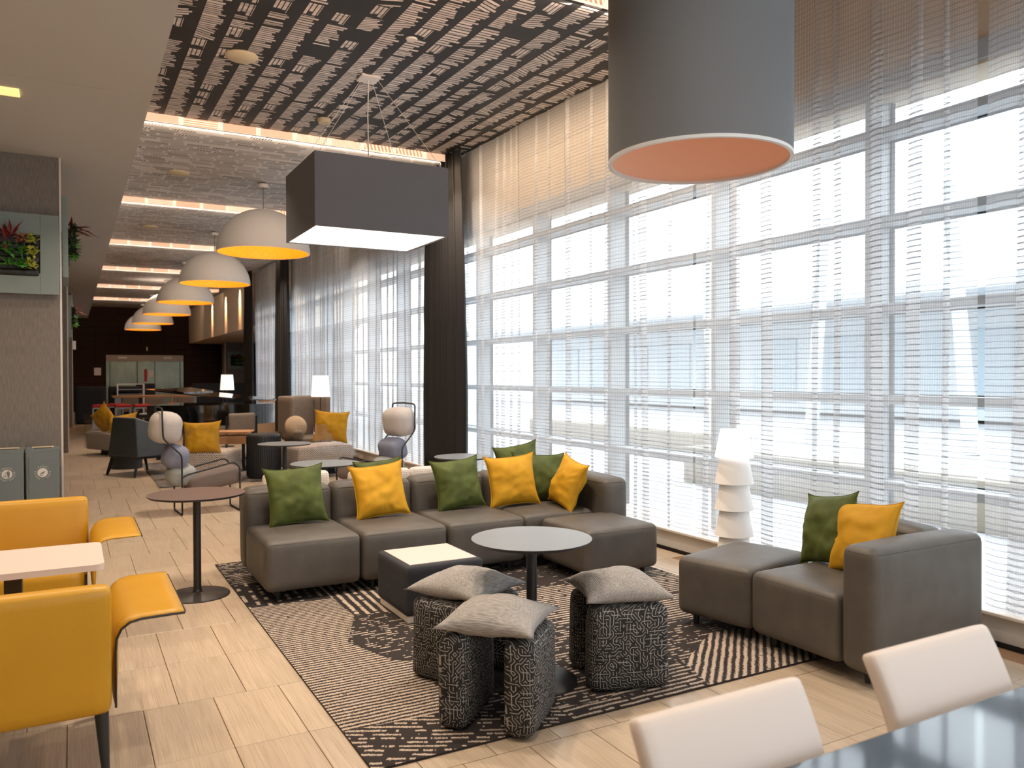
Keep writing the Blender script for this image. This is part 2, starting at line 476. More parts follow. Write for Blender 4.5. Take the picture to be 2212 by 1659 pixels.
def thing(name, label, cat, loc=(0, 0, 0), rz=0, group=None):
    o = bpy.data.objects.new(name, None); COL.objects.link(o); o.location = loc; o.rotation_euler = (0, 0, rz)
    o.empty_display_size = .1
    o['label'] = label; o['category'] = cat
    if group: o['group'] = group
    return o
def tag(o, label, cat, group=None):
    o['label'] = label; o['category'] = cat
    if group: o['group'] = group
    return o
def kids(o): return [c for c in bpy.data.objects if c.parent == o]
def dup(root, loc, rz=0, label=None, group=None, scale=None):
    def cp(o, par):
        c = o.copy(); COL.objects.link(c)
        if par: c.parent = par
        for ch in kids(o): cp(ch, c)
        return c
    r = cp(root, None); r.location = loc; r.rotation_euler = (0, 0, rz)
    if scale: r.scale = scale
    if label: r['label'] = label
    if group: r['group'] = group
    return r
def struct(o): o['kind'] = 'structure'; return o
rng = random.Random(7)

# ================================================================== SETTING
# ---- floor of staggered tiles
TW, TD = .3063, .5883
floor = struct(MB().box((-0.6, 18.2, -.02), (11.4, 43.6, .03)).build('floor', 'grout', smooth=False))
floor.location = (0, 0, 0)
def tile_bm(n=1): return MB().box((0, 0, 0), (TW - .0035, TD - .0035, .012), .0012, seg=1)
tm = None; cells = []
for r_i in range(-6, 62):
    y = 3.435 + TD * (r_i + .5)
    off = .278 if (r_i // 1) % 4 in (0, 3) else .278 + TW / 2
    for k in range(-20, 16):
        x = off + TW * (k + .5)
        if -6 < x < 4.5: cells.append((x, y))
def inview(x, y):
    d = V((x, y, 0)) - V((0, 0, 1.55)); dp = d.dot(F)
    if dp < .8: return False
    px = d.dot(rr) / dp * 1718; py = -d.dot(uu) / dp * 1718
    return abs(px) < 1180 and py < 900
def hidden(x, y): return (1.15 < x < 3.9 and 3.1 < y < 6.7) or (3.45 < x < 4.2 and 2.6 < y < 3.6) or (x < .05 and 3.4 < y < 5.6)
vis = sorted([c for c in cells if inview(*c) and not hidden(*c)], key=lambda c: c[0] ** 2 + c[1] ** 2)
near = set(vis[:295])
for (x, y) in vis[:295]:
    if tm is None:
        tm = tile_bm().build('tile', 'tile', floor, smooth=False, loc=(x, y, -.0045)); continue
    t = tm.copy(); COL.objects.link(t); t.location = (x, y, -.0045)
b = MB()
for (x, y) in cells:
    if (x, y) in near: continue
    b.b.verts.ensure_lookup_table()
    h_, d_ = (TW - .0035) / 2, (TD - .0035) / 2
    vs = [b.b.verts.new((x + sx * h_, y + sy * d_, zz)) for zz in (-.01, .0015) for sx, sy in ((-1, -1), (1, -1), (1, 1), (-1, 1))]
    b.b.faces.new(vs[4:])
    for i in range(4): b.b.faces.new((vs[i], vs[(i + 1) % 4], vs[4 + (i + 1) % 4], vs[4 + i]))
b.build('tile_field', 'tile', floor, smooth=False, kind='stuff')

# ---- ceiling: saw-tooth printed panels, slot light put into each riser's print as emission
CY = [-4.4, .35, 5.12, 9.81, 14.56, 19.3, 24.06, 28.9, 33.7, 38.5]
ceil = struct(MB().box((1.9, 17, 4.75), (8, 44, .04)).build('ceiling', 'soffit', smooth=False))
for i in range(len(CY) - 1):
    y0, y1 = CY[i], CY[i + 1]
    x0 = .5 if i else -1; x1 = 4.62 if i < 3 else 4.47
    z0 = 4.41
    vs = [(x0, y0, z0), (x1, y0, z0), (x1, y1, 4.5), (x0, y1, 4.5)]
    b = MB(); a = [b.b.verts.new(v) for v in vs]; c = [b.b.verts.new((v[0], v[1], v[2] + .025)) for v in vs]
    b.b.faces.new(a); b.b.faces.new(c[::-1])
    for k in range(4): b.b.faces.new((a[k], a[(k + 1) % 4], c[(k + 1) % 4], c[k]))
    b.build('printed_panel', 'book' if i < 3 else 'city', ceil, smooth=False)
    if i:
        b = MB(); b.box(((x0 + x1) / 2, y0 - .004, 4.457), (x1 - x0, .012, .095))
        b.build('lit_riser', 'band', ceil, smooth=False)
        area('added_slot_fill', ((x0 + x1) / 2, y0 + .035, 4.385), (R(84), 0, 0), x1 - x0 - .2, .03, 8 if i < 3 else 18, (1, .78, .58))  # added strip lamp, aimed along the ceiling to brighten panels and domes

# ---- left soffit in long panels
sof = struct(MB().box((-2.9, 20, 4.03), (7.02, 50, .03)).build('trim_1', 'grout', smooth=False)); sof.name = 'soffit'
yy = -4.0; k = 0
for Ls in [7.3, 4.35, 2.4, 2.4, 2.4, 2.4, 2.4, 2.4, 2.4, 2.4, 2.4, 2.4, 2.4, 2.4, 2.4]:
    MB().box((-.02, yy + Ls / 2, 4.004), (1.28, Ls - .004, .02)).build('soffit_panel', 'soffit', sof, smooth=False)
    MB().box((-2.74, yy + Ls / 2, 4.004), (4.14, Ls - .004, .02)).build('soffit_panel', 'soffit', sof, smooth=False)
    yy += Ls
struct(MB().box((.63, 17, 4.3), (.02, 44, .6)).build('trim_1', 'soffit', smooth=False))

# ---- left wall piers
def pier(name, x0, x1, y, dep):
    o = struct(MB().box(((x0 + x1) / 2, y + dep / 2, 2.0), (x1 - x0, dep, 4.0)).build(name, 'pier', smooth=False))
    MB().box((x1 + .006, y + .006, 2.0), (.02, .02, 4.0)).build('corner_bead', 'white', o, smooth=False)
    MB().box(((x0 + x1) / 2, y - .006, .06), (x1 - x0, .012, .12)).build('baseboard', 'pier', o, smooth=False)
    return o
pier('wall_left_near', -3.5, -.10, 10.30, 1.6)
pier('wall_left_middle', -3.5, -.062, 18.25, 1.5)
pier('wall_left_far', -3.5, .03, 27.0, 1.2)
struct(MB().box((-6.2, 17, 2.0), (.1, 44, 4.4)).build('wall_left', 'wallpaint', smooth=False))
struct(MB().box((-3.4, 24, 2.0), (5.4, .1, 4.0)).build('wall_left_niche', 'darkwood', smooth=False))
bw = MB(); bw.box((-3.1, -4.6, 2.2), (6.2, .2, 4.6)); bw.box((3.1, -4.6, 1.1), (6.2, .2, 2.2)); bw.box((3.1, -4.6, 4.3), (6.2, .2, .5)); struct(bw.build('wall_back', 'wallpaint', smooth=False))
# ---- end wall with lifts
wend = struct(MB().box((3, 38.65, 2.4), (14, .3, 4.9)).build('wall_end', 'walnut', smooth=False))
# ---- bulkhead at the far right
struct(MB().box((6.2, 31.0, 3.75), (3.1, 14.8, 1.55)).build('wall_right_bulkhead', 'bulkhead', smooth=False))
struct(MB().box((7.2, 31.0, 1.5), (.1, 14.8, 3.2)).build('wall_right_far', 'walnut', smooth=False))
cp = struct(MB().box((6.36, 36.9, 1.5), (.92, .9, 3.0)).build('wall_right_column', 'pier', smooth=False))
MB().box((6.95, 36.6, 1.5), (.22, .05, 3.0)).build('edge_strip', 'wood', cp, smooth=False)  # plain coloured strips along the column edges
MB().box((5.88, 36.43, 1.5), (.05, .05, 3.0)).build('edge_strip', 'wallpaint', cp, smooth=False)
for yk in (26.0, 28.6, 31.6):
    area('wall_washer', (4.46, yk, 4.42), (0, R(-22), 0), .06, .06, 14, (1, .6, .33), R(40))
# ---- window wall: header, sill, mullions, transoms, panes
XM = 4.84
struct(MB().box((5.05, 11, 4.05), (.3, 27, 1.2)).build('wall_right', 'wallpaint', smooth=False))
sl = struct(MB().box((4.85, 11, .1), (.5, 27, .16)).build('trim_2', 'sill', smooth=False))
MB().box((4.83, 11, .185), (.56, 27, .02), .004).build('sill_board', 'white', sl, smooth=False)
MB().box((4.615, 11, .01), (.04, 27, .03)).build('recess', 'piping', sl, smooth=False)
MY = [3.66 + 1.53 * k for k in range(-4, 13)]
win = struct(MB().box((4.99, 11, 3.53), (.26, 27, .12)).build('window_1', 'alu', smooth=False))
for y in MY:
    MB().box((4.99, y, 1.83), (.24, .055, 3.5), .004, seg=1).build('mullion', 'alu', win, smooth=False)
    MB().box((5.085, y, 1.83), (.03, .09, 3.3)).build('gasket', 'aludark', win, smooth=False)
TZ = [.78, 1.37, 2.00, 2.605, 3.215]
for z in TZ:
    MB().box((4.985, 11, z), (.21, 27, .058), .003, seg=1).build('transom', 'alu', win, smooth=False)
    MB().box((5.085, 11, z), (.03, 27, .075)).build('gasket', 'aludark', win, smooth=False)
ZZ = [.2] + TZ + [3.5]
pane0 = None
for y in MY[:-1]:
    for za, zb in zip(ZZ, ZZ[1:]):
        if pane0 is None:
            pane0 = MB().box((0, 0, 0), (.008, 1, 1)).build('pane', 'glass', win, smooth=False); pp = pane0
        else:
            pp = pane0.copy(); COL.objects.link(pp)
        pp.location = (5.09, y + .765, (za + zb) / 2); pp.scale = (1, 1.44, zb - za - .05)

# ---- sheer curtains
def sheer_panel(y0, y1, seed, label, hem=.2, top=4.47, xc=4.60, mat='sheer'):
    r2 = random.Random(seed); L = y1 - y0; rows = 16
    pts = [(0.0, 0.0)]; yc = 0.0; fold = []
    while yc < L - .30:
        st = r2.choice([.17, .26, .34, .42]); bk = r2.choice([.055, .075, .10, .13]); st = min(st, L - .12 - yc)
        fold.append((yc, st, bk)); yc += st
    fold.append((yc, L - yc, 0))
    path = []                                   # (y, x offset, lean weight)
    for k, (a0, st, bk) in enumerate(fold):
        ph = r2.uniform(-1, 1); lean = r2.uniform(-.05, .05)
        for q in range(7):
            f = q / 6; path.append((a0 + (st + bk) * f, .010 * math.sin(PI * f * 2 + ph) + .014 * f, lean * f))
        if bk:
            for q in range(1, 4):
                f = q / 3; path.append((a0 + st + bk - bk * f, .014 - .030 * math.sin(PI * f / 2) + .0, lean * (1 - f)))
            path[-1] = (path[-1][0], -.002, 0)
    cols = len(path) - 1; b = MB(); grid = []
    for j in range(rows + 1):
        t = j / rows; z = top + (hem - top) * t; rowv = []
        for (py_, px_, ln_) in path:
            x = xc + px_ * (1 + .8 * t) + .012 * math.sin(4 * t + py_ * 6)
            rowv.append(b.b.verts.new((x, y0 + py_ + ln_ * t * t + .008 * math.sin(5 * t + py_ * 9), z)))
        grid.append(rowv)
    for j in range(rows):
        for i in range(cols): b.b.faces.new((grid[j][i], grid[j][i + 1], grid[j + 1][i + 1], grid[j + 1][i]))
    uvl = b.b.loops.layers.uv.new('UVMap')
    idx = {}
    for j in range(rows + 1):
        for i in range(cols + 1): idx[grid[j][i]] = (i / cols * L * 1.6, (1 - j / rows) * 4.3)
    for f in b.b.faces:
        for l in f.loops: l[uvl].uv = idx[l.vert]
    o = b.build('sheer_curtain', mat, ang=180)
    tag(o, label, 'curtain', 'white sheer curtains along the window wall')
    return o
sheer_panel(-.6, 2.70, 1, 'sheer white curtain panel at the right edge of the photo, beyond the corner sofa', top=4.45)
sheer_panel(2.74, 5.13, 2, 'wide sheer white curtain panel directly behind the stacked-shade lamp')
sheer_panel(5.16, 9.85, 3, 'sheer white curtain panel beginning beside the thick nearest dark drape')
sheer_panel(9.95, 14.6, 4, 'sheer white curtain panel left of the nearest dark drape', mat='sheer2')
sheer_panel(14.63, 19.2, 5, 'sheer white curtain panel behind the taupe wing chair', mat='sheer2')
sheer_panel(19.5, 23.4, 6, 'narrow sheer white curtain between the two farthest dark drapes', mat='sheer2')
def drape(y0, y1, seed, label, xc=4.435):
    r2 = random.Random(seed); n = 6; cols = n * 12; rows = 16; b = MB(); grid = []
    ph = [r2.uniform(.7, 1.2) for _ in range(n + 1)]
    for j in range(rows + 1):
        t = j / rows; z = 4.49 - 4.31 * t; rowv = []
        gath = .74 + .26 * min(1, t * 2.5) + (.03 * math.sin(t * 9 + seed))
        for i in range(cols + 1):
            s = i / cols * n; k = min(n - 1, int(s)); f = s - k
            x = xc + .075 * ph[k] * math.sin(2 * PI * s) * (.8 + .2 * t)
            yv = (y0 + y1) / 2 + ((i / cols) - .5) * (y1 - y0) * gath + .02 * math.sin(4 * PI * s)
            rowv.append(b.b.verts.new((x, yv, z)))
        grid.append(rowv)
    for j in range(rows):
        for i in range(cols): b.b.faces.new((grid[j][i], grid[j][i + 1], grid[j + 1][i + 1], grid[j + 1][i]))
    o = b.build('dark_drape', 'drape', ang=180)
    md = o.modifiers.new('thick', 'SOLIDIFY'); md.thickness = .006
    return tag(o, label, 'curtain', 'dark drapes between the window bays')
drape(9.26, 10.52, 1, 'thick dark brown velour drape nearest, behind the small round table')
drape(18.85, 19.85, 2, 'middle dark brown drape, standing behind the wing chair')
drape(23.05, 24.0, 3, 'farthest dark brown drape, behind the grand piano')

# ---- outside
gr = struct(MB().box((45, 20, -.17), (80, 120, .1)).build('ground_outside', 'concrete', smooth=False))
MT['outwall'] = M('pale_cladding', '#c0c6ca', .7).m
MT['outglass'] = M('pale_outside_glazing', '#a3b0b8', .3).m
MT['outstone'] = M('pale_stone', '#a39a8c', .8).m
bld = thing('building', 'long pale building with flat canopy roof seen through the sheer curtains', 'building', (26, 16, 0))
MB().box((3, 0, 1.9), (6, 56, 3.8)).build('wall', 'outwall', bld, smooth=False)
MB().box((1.5, 0, 4.1), (11, 60, .35)).build('canopy', 'outwall', bld, smooth=False)
for k in range(16):
    MB().box((-.03, -24 + k * 3.2, 1.7), (.08, 2.3, 2.6)).build('window', 'outglass', bld, smooth=False)
for k, (x, y, h, lean) in enumerate([(15, 3, 5.2, .35), (15, 6.2, 5.2, -.3), (16, 9.6, 5.6, .35), (15.5, 13.2, 5.2, -.3), (16, 17, 5.4, .35), (16, 22, 5.4, -.3)]):
    o = MB().cyl((0, 0, -.12), (lean * .8, lean * 2.0, h), .16, .13, 12).build('slanted_post', 'outwall', loc=(x, y, 0))
    tag(o, ['slanted grey post on the terrace, rightmost outside the windows', 'slanted grey post on the terrace, second from the right outside', 'slanted grey post on the terrace, third from the right outside', 'slanted grey post on the terrace, fourth from the right outside', 'slanted grey post on the terrace, fifth from the right outside', 'slanted grey post on the terrace, leftmost outside the windows'][k], 'post', 'slanted posts on the terrace outside')
for k, (x, y, sx, sy, h) in enumerate([(8.6, 6.5, .6, 6, .55), (10.5, 14, .6, 7, .55), (13, 2.5, .8, 6, .7)]):
    o = MB().box((0, 0, h / 2 - .12), (sx, sy, h), .02).build('low_wall', 'outstone', loc=(x, y, 0))
    tag(o, ['low pale stone bench wall on the terrace nearest the glass', 'low pale stone bench wall on the terrace farther to the left', 'pale stone wall block on the terrace at the right'][k], 'wall')

# ================================================================== RUG
rug = MB()
L0, L1, W0, W1 = 1.013, 4.04, 2.955, 6.82
uvl = rug.b.loops.layers.uv.new('UVMap')
dl = rug.b.faces.layers.float.new('dens'); pl_ = rug.b.faces.layers.float.new('pitch')
def poly(pts, ang, dens, pitch=.036):
    vs = [rug.b.verts.new((x, y, .012)) for x, y in pts]; f = rug.b.faces.new(vs); f[dl] = dens; f[pl_] = pitch
    if f.normal.z < 0: f.normal_flip()
    a = R(ang); ca, sa = math.cos(a), math.sin(a)
    for l in f.loops:
        x, y = l.vert.co.x, l.vert.co.y
        l[uvl].uv = (x * ca + y * sa, -x * sa + y * ca)
A, Bk = (L0, W0), (L0, W1)
poly([(L0, 3.34), (L0, 5.41), (1.56, 5.39), (1.57, 4.92), (1.38, 4.45), (1.50, 4.05), (1.90, 3.75), (1.55, 3.30)], 0, .72, .0335)
poly([(L0, 5.41), (L0, 6.08), (1.35, 6.02), (1.56, 5.75), (1.56, 5.39)], 88, .48, .07)
poly([(L0, 6.08), (L0, 6.42), (1.35, 6.35), (1.35, 6.02)], 12, .62, .05)
poly([(L0, 6.42), (L0, W1), (1.7, W1), (1.7, 6.35), (1.35, 6.35)], -35, .50, .04)
poly([(1.56, 5.39), (1.56, 5.75), (1.35, 6.02), (1.35, 6.35), (1.7, 6.35), (2.1, 5.6), (2.1, 4.85), (1.57, 4.92)], 88, .60, .06)
poly([(1.57, 4.92), (2.1, 4.85), (2.45, 4.4), (1.90, 3.75), (1.50, 4.05), (1.38, 4.45)], 0, .47, .034)
poly([(L0, 3.34), (1.55, 3.30), (1.95, 3.1), (1.95, W0), (L0, W0)], -28, .52, .036)
poly([(1.55, 3.30), (1.90, 3.75), (2.45, 4.4), (2.75, 3.9), (2.65, 3.35), (2.2, 3.05), (1.95, 3.1)], 0, .52, .034)
poly([(1.95, 3.1), (2.2, 3.05), (2.65, 3.35), (2.85, 3.25), (2.75, W0), (1.95, W0)], 0, .58, .04)
poly([(2.75, W0), (2.85, 3.25), (3.3, 3.55), (L1, 3.45), (L1, W0)], 44, .70, .040)
poly([(2.65, 3.35), (2.75, 3.9), (3.3, 3.85), (L1, 3.85), (L1, 3.45), (3.3, 3.55), (2.85, 3.25)], 0, .47, .034)
poly([(2.75, 3.9), (2.45, 4.4), (2.7, 4.9), (L1, 4.9), (L1, 3.85), (3.3, 3.85)], 0, .62, .04)
poly([(2.45, 4.4), (2.1, 4.85), (2.1, 5.6), (2.7, 5.6), (2.7, 4.9)], 75, .58, .06)
poly([(2.1, 5.6), (1.7, 6.35), (1.7, W1), (L1, W1), (L1, 5.6), (2.7, 5.6)], 0, .5, .04)
poly([(2.7, 4.9), (2.7, 5.6), (L1, 5.6), (L1, 4.9)], 0, .42, .04)
ring = [(L0, W0), (L1, W0), (L1, W1), (L0, W1)]
for i in range(4):
    p, q = ring[i], ring[(i + 1) % 4]
    vs = [rug.b.verts.new(v) for v in ((*p, .012), (*q, .012), (*q, .0022), (*p, .0022))]
    f = rug.b.faces.new(vs); f[dl] = 0; f[pl_] = .04
me = bpy.data.meshes.new('rug'); rug.b.to_mesh(me); rug.b.free(); me.materials.append(MT['rug'])
o = bpy.data.objects.new('area_rug', me); COL.objects.link(o)
tag(o, 'dark brown rug with broken cream stripes, under the corner sofa and stools', 'rug')
RZ = .012
o = MB().box((0, 0, .006), (3.3, 3.4, .010)).build('area_rug', 'rug2', smooth=False, loc=(2.7, 13.58, 0))
tag(o, 'dark tweed patterned rug in the farther seating area, beside the grey tub chair', 'rug')

# ================================================================== SOFAS
def soft(name, c, d, parent, rz=0, seam=True, r=.046, puff=(.006, .006, .016), mat='sofa', seamz=None):
    o = MB().rblock(c, d, r, 12, puff, rz).build(name, mat, parent, ang=180)
    if seam:
        zt = c[2] + d[2] / 2 - r * .55
        mt = Matrix.Translation((c[0], c[1], 0)) @ Matrix.Rotation(rz, 4, 'Z')
        pts = [mt @ V((p.x, p.y, zt)) for p in rrect(d[0] - .012, d[1] - .012, r, 4)]
        MB().tube(pts, .0035, 5, True).build('seam', 'seam', o)
    return o
def feet(parent, xs, ys, h=.07):
    for x in xs:
        for y in ys: MB().cyl((x, y, 0), (x, y, h + .01), .018, .022, 12).build('foot', 'black', parent)
SOFAG = 'modules of the long corner sofa'
def module(label, x0, x1, group, yf=5.42, back=True):
    w_ = x1 - x0; t = thing('sofa_module', label, 'sofa', ((x0 + x1) / 2, yf, RZ), 0, group)
    soft('seat', (0, .36, .245), (w_, .72, .35), t)
    if back: soft('backrest', (0, .84, .375), (w_, .25, .61), t, r=.06)
    feet(t, (-w_ / 2 + .1, w_ / 2 - .1), (.1, .85))
    return t
module('grey-brown leather armless sofa module at the left end, under the first green cushion', 1.125, 1.785, SOFAG)
module('grey-brown leather armless sofa module second from the left, carrying a yellow cushion', 1.795, 2.455, SOFAG)
module('grey-brown leather armless sofa module third from the left, behind the grey round table', 2.465, 3.125, SOFAG)
t = thing('sofa_module', 'grey-brown leather corner sofa module beside the window with backrest on two sides', 'sofa', (3.56, 5.42, RZ), 0, SOFAG)
soft('seat', (-.1, .37, .245), (.66, .70, .35), t)
soft('backrest', (-.06, .84, .375), (.74, .25, .61), t, r=.06)
soft('backrest', (.36, .42, .375), (.25, 1.08, .61), t, r=.06)
feet(t, (-.3, .36), (.12, .85))
t = thing('ottoman', 'grey-brown leather backless ottoman in front of the corner module by the window', 'ottoman', (3.58, 5.08, RZ), 0, SOFAG)
soft('seat', (0, 0, .235), (.66, .66, .33), t); feet(t, (-.24, .24), (-.24, .24))
t = thing('ottoman', 'grey-brown leather backless ottoman joined to the near right sofa module', 'ottoman', (3.65, 3.615, RZ), R(13.5), 'near right sofa group')
soft('seat', (0, 0, .245), (.70, .52, .35), t); feet(t, (-.25, .25), (-.18, .18))
t = thing('sofa_module', 'grey-brown leather sofa module with side arm and backrest, nearest at right', 'sofa', (3.36, 2.49, RZ), 0, 'near right sofa group')
soft('seat', (.36, .50, .245), (.72, .60, .35), t)
soft('arm', (.455, .095, .375), (.91, .20, .62), t, r=.05)
soft('backrest', (.80, .505, .375), (.22, .60, .61), t, r=.06)
feet(t, (.1, .8), (.1, .7))

# ---- cushions
def pillow_mesh(w, h, th, seed, mat, name='cushion', wr=1.0):
    r2 = random.Random(seed); n = 26; b = MB(); top = []; bot = []
    off = V((seed * 3.7, seed * 1.3, 0))
    for side, store in ((1, top), (-1, bot)):
        for j in range(n + 1):
            rowv = []
            for i in range(n + 1):
                u = -1 + 2 * i / n; v_ = -1 + 2 * j / n
                pin = 1 - .13 * (1 - abs(v_) ** 3.2); pin2 = 1 - .13 * (1 - abs(u) ** 3.2)
                x = u * pin * w / 2; y = v_ * pin2 * h / 2
                e = max(0, (1 - abs(u) ** 2.2)) * max(0, (1 - abs(v_) ** 2.2))
                z = side * th / 2 * e ** .58
                edge = max(abs(u), abs(v_))
                p = V((x * 9, y * 9, side * 2)) + off
                wn_ = noise.noise(p * .7) * .016 + noise.noise(p * 1.9) * .007
                # creases radiating from the seams
                ang = math.atan2(v_, u)
                cr = math.sin(ang * 19 + seed + 7 * noise.noise(p * .45)) * .011 * max(0, edge - .60) * (1 - edge) * 9 * max(0, .25 + noise.noise(V((ang * 1.1, seed, side))) * 1.6)
                z += side * (wn_ + cr) * min(1, e * 3) * wr
                if edge > .9999: z = 0
                rowv.append((x, y, z))
            store.append(rowv)
    V_ = {}
    def gv(s, i, j):
        if i in (0, n) or j in (0, n): s = 0
        key = (s, i, j)
        if key not in V_: V_[key] = b.b.verts.new((top if s >= 0 else bot)[j][i])
        return V_[key]
    for s in (1, -1):
        for j in range(n):
            for i in range(n):
                q = [gv(s, i, j), gv(s, i + 1, j), gv(s, i + 1, j + 1), gv(s, i, j + 1)]
                b.b.faces.new(q if s > 0 else q[::-1])
    return b
def cushion(label, cx, cy_, cz, w, h, th, rz, lean, roll, mat, seed, group='velvet cushions', name='cushion', wr=1.0):
    """cushion whose face points to local -Y, leaning back by lean, spun by roll"""
    b = pillow_mesh(w * 1.05, h * 1.05, th * 1.35, seed, mat, wr=1.6 * wr); w *= 1.05; h *= 1.05
    mt = Matrix.Rotation(rz, 4, 'Z') @ Matrix.Rotation(R(90) - lean, 4, 'X') @ Matrix.Rotation(roll, 4, 'Z')
    b.xf(mt)
    o = b.build(name, mat, loc=(cx, cy_, cz), ang=180)
    zmin = min(v.co.z for v in o.data.vertices)
    tag(o, label, 'cushion', group)
    # welt along the rim
    rim = []
    k = 24
    for (a0, a1) in (((-1, -1), (1, -1)), ((1, -1), (1, 1)), ((1, 1), (-1, 1)), ((-1, 1), (-1, -1))):
        for i in range(k):
            u = a0[0] + (a1[0] - a0[0]) * i / k; v_ = a0[1] + (a1[1] - a0[1]) * i / k
            rim.append(mt @ V((u * (1 - .13 * (1 - abs(v_) ** 3.2)) * w / 2, v_ * (1 - .13 * (1 - abs(u) ** 3.2)) * h / 2, 0)))
    MB().tube(rim, .0035, 5, True).build('welt', mat, o)
    return o
SEAT = .435 + RZ
CG = 'velvet cushions on the corner sofa'
cushion('olive green velvet cushion on the left end sofa module', 1.46, 5.965, SEAT + .205, .43, .43, .15, R(0), R(14), R(3), 'vg', 1, CG)
cushion('yellow velvet cushion on the second sofa module from the left', 2.10, 5.93, SEAT + .20, .42, .42, .15, R(-4), R(16), R(5), 'vy', 2, CG)
cushion('olive green velvet cushion on the third sofa module, left of a yellow one', 2.79, 5.965, SEAT + .20, .42, .42, .15, R(-2), R(14), R(5), 'vg', 3, CG)
cushion('yellow velvet cushion overlapping two greens at the sofa corner', 3.26, 5.89, SEAT + .205, .43, .43, .15, R(-12), R(15), R(4), 'vy', 4, CG)
cushion('olive green velvet cushion leaning into the sofa corner between two yellow cushions', 3.58, 5.99, SEAT + .20, .46, .42, .14, R(-18), R(12), R(-2), 'vg', 5, CG)
cushion('green velvet cushion peeping up behind the yellow one at the sofa corner', 3.50, 6.21, SEAT + .27, .42, .42, .12, R(-4), R(4), R(8), 'vg', 6, CG)
cushion('yellow velvet cushion turned edge-on at the right end of the corner sofa', 3.65, 5.62, SEAT + .19, .42, .42, .16, R(-93), R(18), R(-10), 'vy', 7, CG)
NG = 'velvet cushions on the near right sofa'
cushion('dark green velvet cushion on the near right sofa, behind a yellow one', 3.88, 3.18, SEAT + .19, .42, .42, .13, R(-104), R(16), R(10), 'vg', 8, NG)
cushion('yellow velvet cushion on the near right sofa beside its arm', 3.83, 2.90, SEAT + .19, .42, .42, .15, R(-98), R(20), R(6), 'vy', 9, NG)
cushion('green velvet cushion behind the long sofa, on a white woven chair', 2.38, 6.72, .60, .42, .40, .13, R(-6), R(8), R(5), 'vg', 10, 'cushions behind the long sofa')

# ================================================================== TABLES
def round_table(label, x, y, top, edge, rad, rb, h=.73, z0=0, pole='black', group='round pedestal tables'):
    t = thing('round_table', label, 'table', (x, y, z0), 0, group)
    o = MB().lathe([(0, h - .004), (rad - .006, h - .004), (rad, h - .002), (rad, h), (0, h)], n=72).build('tabletop', top, t)
    o2 = MB().lathe([(0, h - .016), (rad - .012, h - .016), (rad - .001, h - .004), (0, h - .004)], n=72).build('rim', edge, t)
    MB().lathe([(rb, 0), (rb, .008), (rb - .01, .014), (.05, .02), (.034, .028), (.028, .05)], n=56).build('base', pole, t)
    MB().cyl((0, 0, .02), (0, 0, h - .016), .026, n=24).build('pole', pole, t)
    MB().lathe([(.026, h - .04), (.07, h - .018), (0, h - .016)], n=24).build('bracket', pole, t)
    return t
round_table('grey round table in the middle of the stools on the striped rug', 2.01, 3.43, 'plate', 'plate_edge', .302, .228, .72, RZ)
round_table('brown round table on a black disc foot, left of the corner sofa', .765, 5.96, 'brown_top', 'plate_edge', .325, .218, .72, 0, 'darkmetal')
round_table('grey round table behind the left sofa modules, nearest of the two there', 2.08, 7.40, 'plate', 'plate_edge', .315, .22, .72)
round_table('small grey round table beside the mesh drum stool', 2.26, 9.78, 'plate', 'plate_edge', .315, .22, .72, 0)
round_table('grey round table standing before the nearest dark drape', 3.47, 7.30, 'plate', 'plate_edge', .29, .2, .72)
# cube table
t = thing('cube_table', 'charcoal felt cube table with white inset top and white plinth', 'table', (2.055, 4.84, RZ), 0)
MB().rblock((0, 0, .20), (.53, .54, .31), .022, 8).build('body', 'darkfelt', t, ang=180)
MB().box((0, 0, .357), (.46, .47, .006), .001).build('inset_top', 'cubetop', t, smooth=False)
MB().box((0, 0, .024), (.50, .51, .046), .004).build('plinth', 'white', t, smooth=False)

# ================================================================== STOOLS
def stool(label, cx, cy_, rz, seed):
    """two padded slabs carrying a pillow; slabs run along local Y"""
    t = thing('padded_stool', label, 'stool', (cx, cy_, RZ), rz, 'maze print stools round the grey table')
    for sx in (-1, 1):
        o = MB().rblock((sx * .15, 0, .205), (.14, .395, .41), .045, 10, (.012, .004, .0))
        for v_ in o.b.verts:
            k = 1 + .05 * (1 - min(1, v_.co.z / .2)) if v_.co.z < .2 else 1
            v_.co.y *= k
            v_.co += V((noise.noise(v_.co * 9 + V((seed, 0, 0))), noise.noise(v_.co * 9 + V((0, seed, 5))), 0)) * .004
        o.build('padded_leg', 'maze', t, ang=180)
    b = pillow_mesh(.465, .465, .155, seed, 'linen', wr=.8)
    for v_ in b.b.verts:
        # cushion droops a little over the sides
        v_.co.z -= .016 * (v_.co.x / .25) ** 2 + .008 * (v_.co.y / .25) ** 2
    b.build('seat_pillow', 'linen', t, loc=(0, 0, .463), ang=180)
    return t
def ang(vx, vy): return math.atan2(vy, vx)
# local Y axis of the slabs points along the given direction
stool('maze print padded stool nearest the camera, both slab legs seen end-on', 1.67, 3.145, ang(.72, .69) - PI / 2, 11)
stool('maze print padded stool at the left, beside the cube table', 1.785, 3.71, ang(.455, -.89) - PI / 2, 12)
stool('maze print padded stool at the right, broad slab facing the camera', 2.43, 3.285, ang(.374, -.12) - PI / 2, 13)

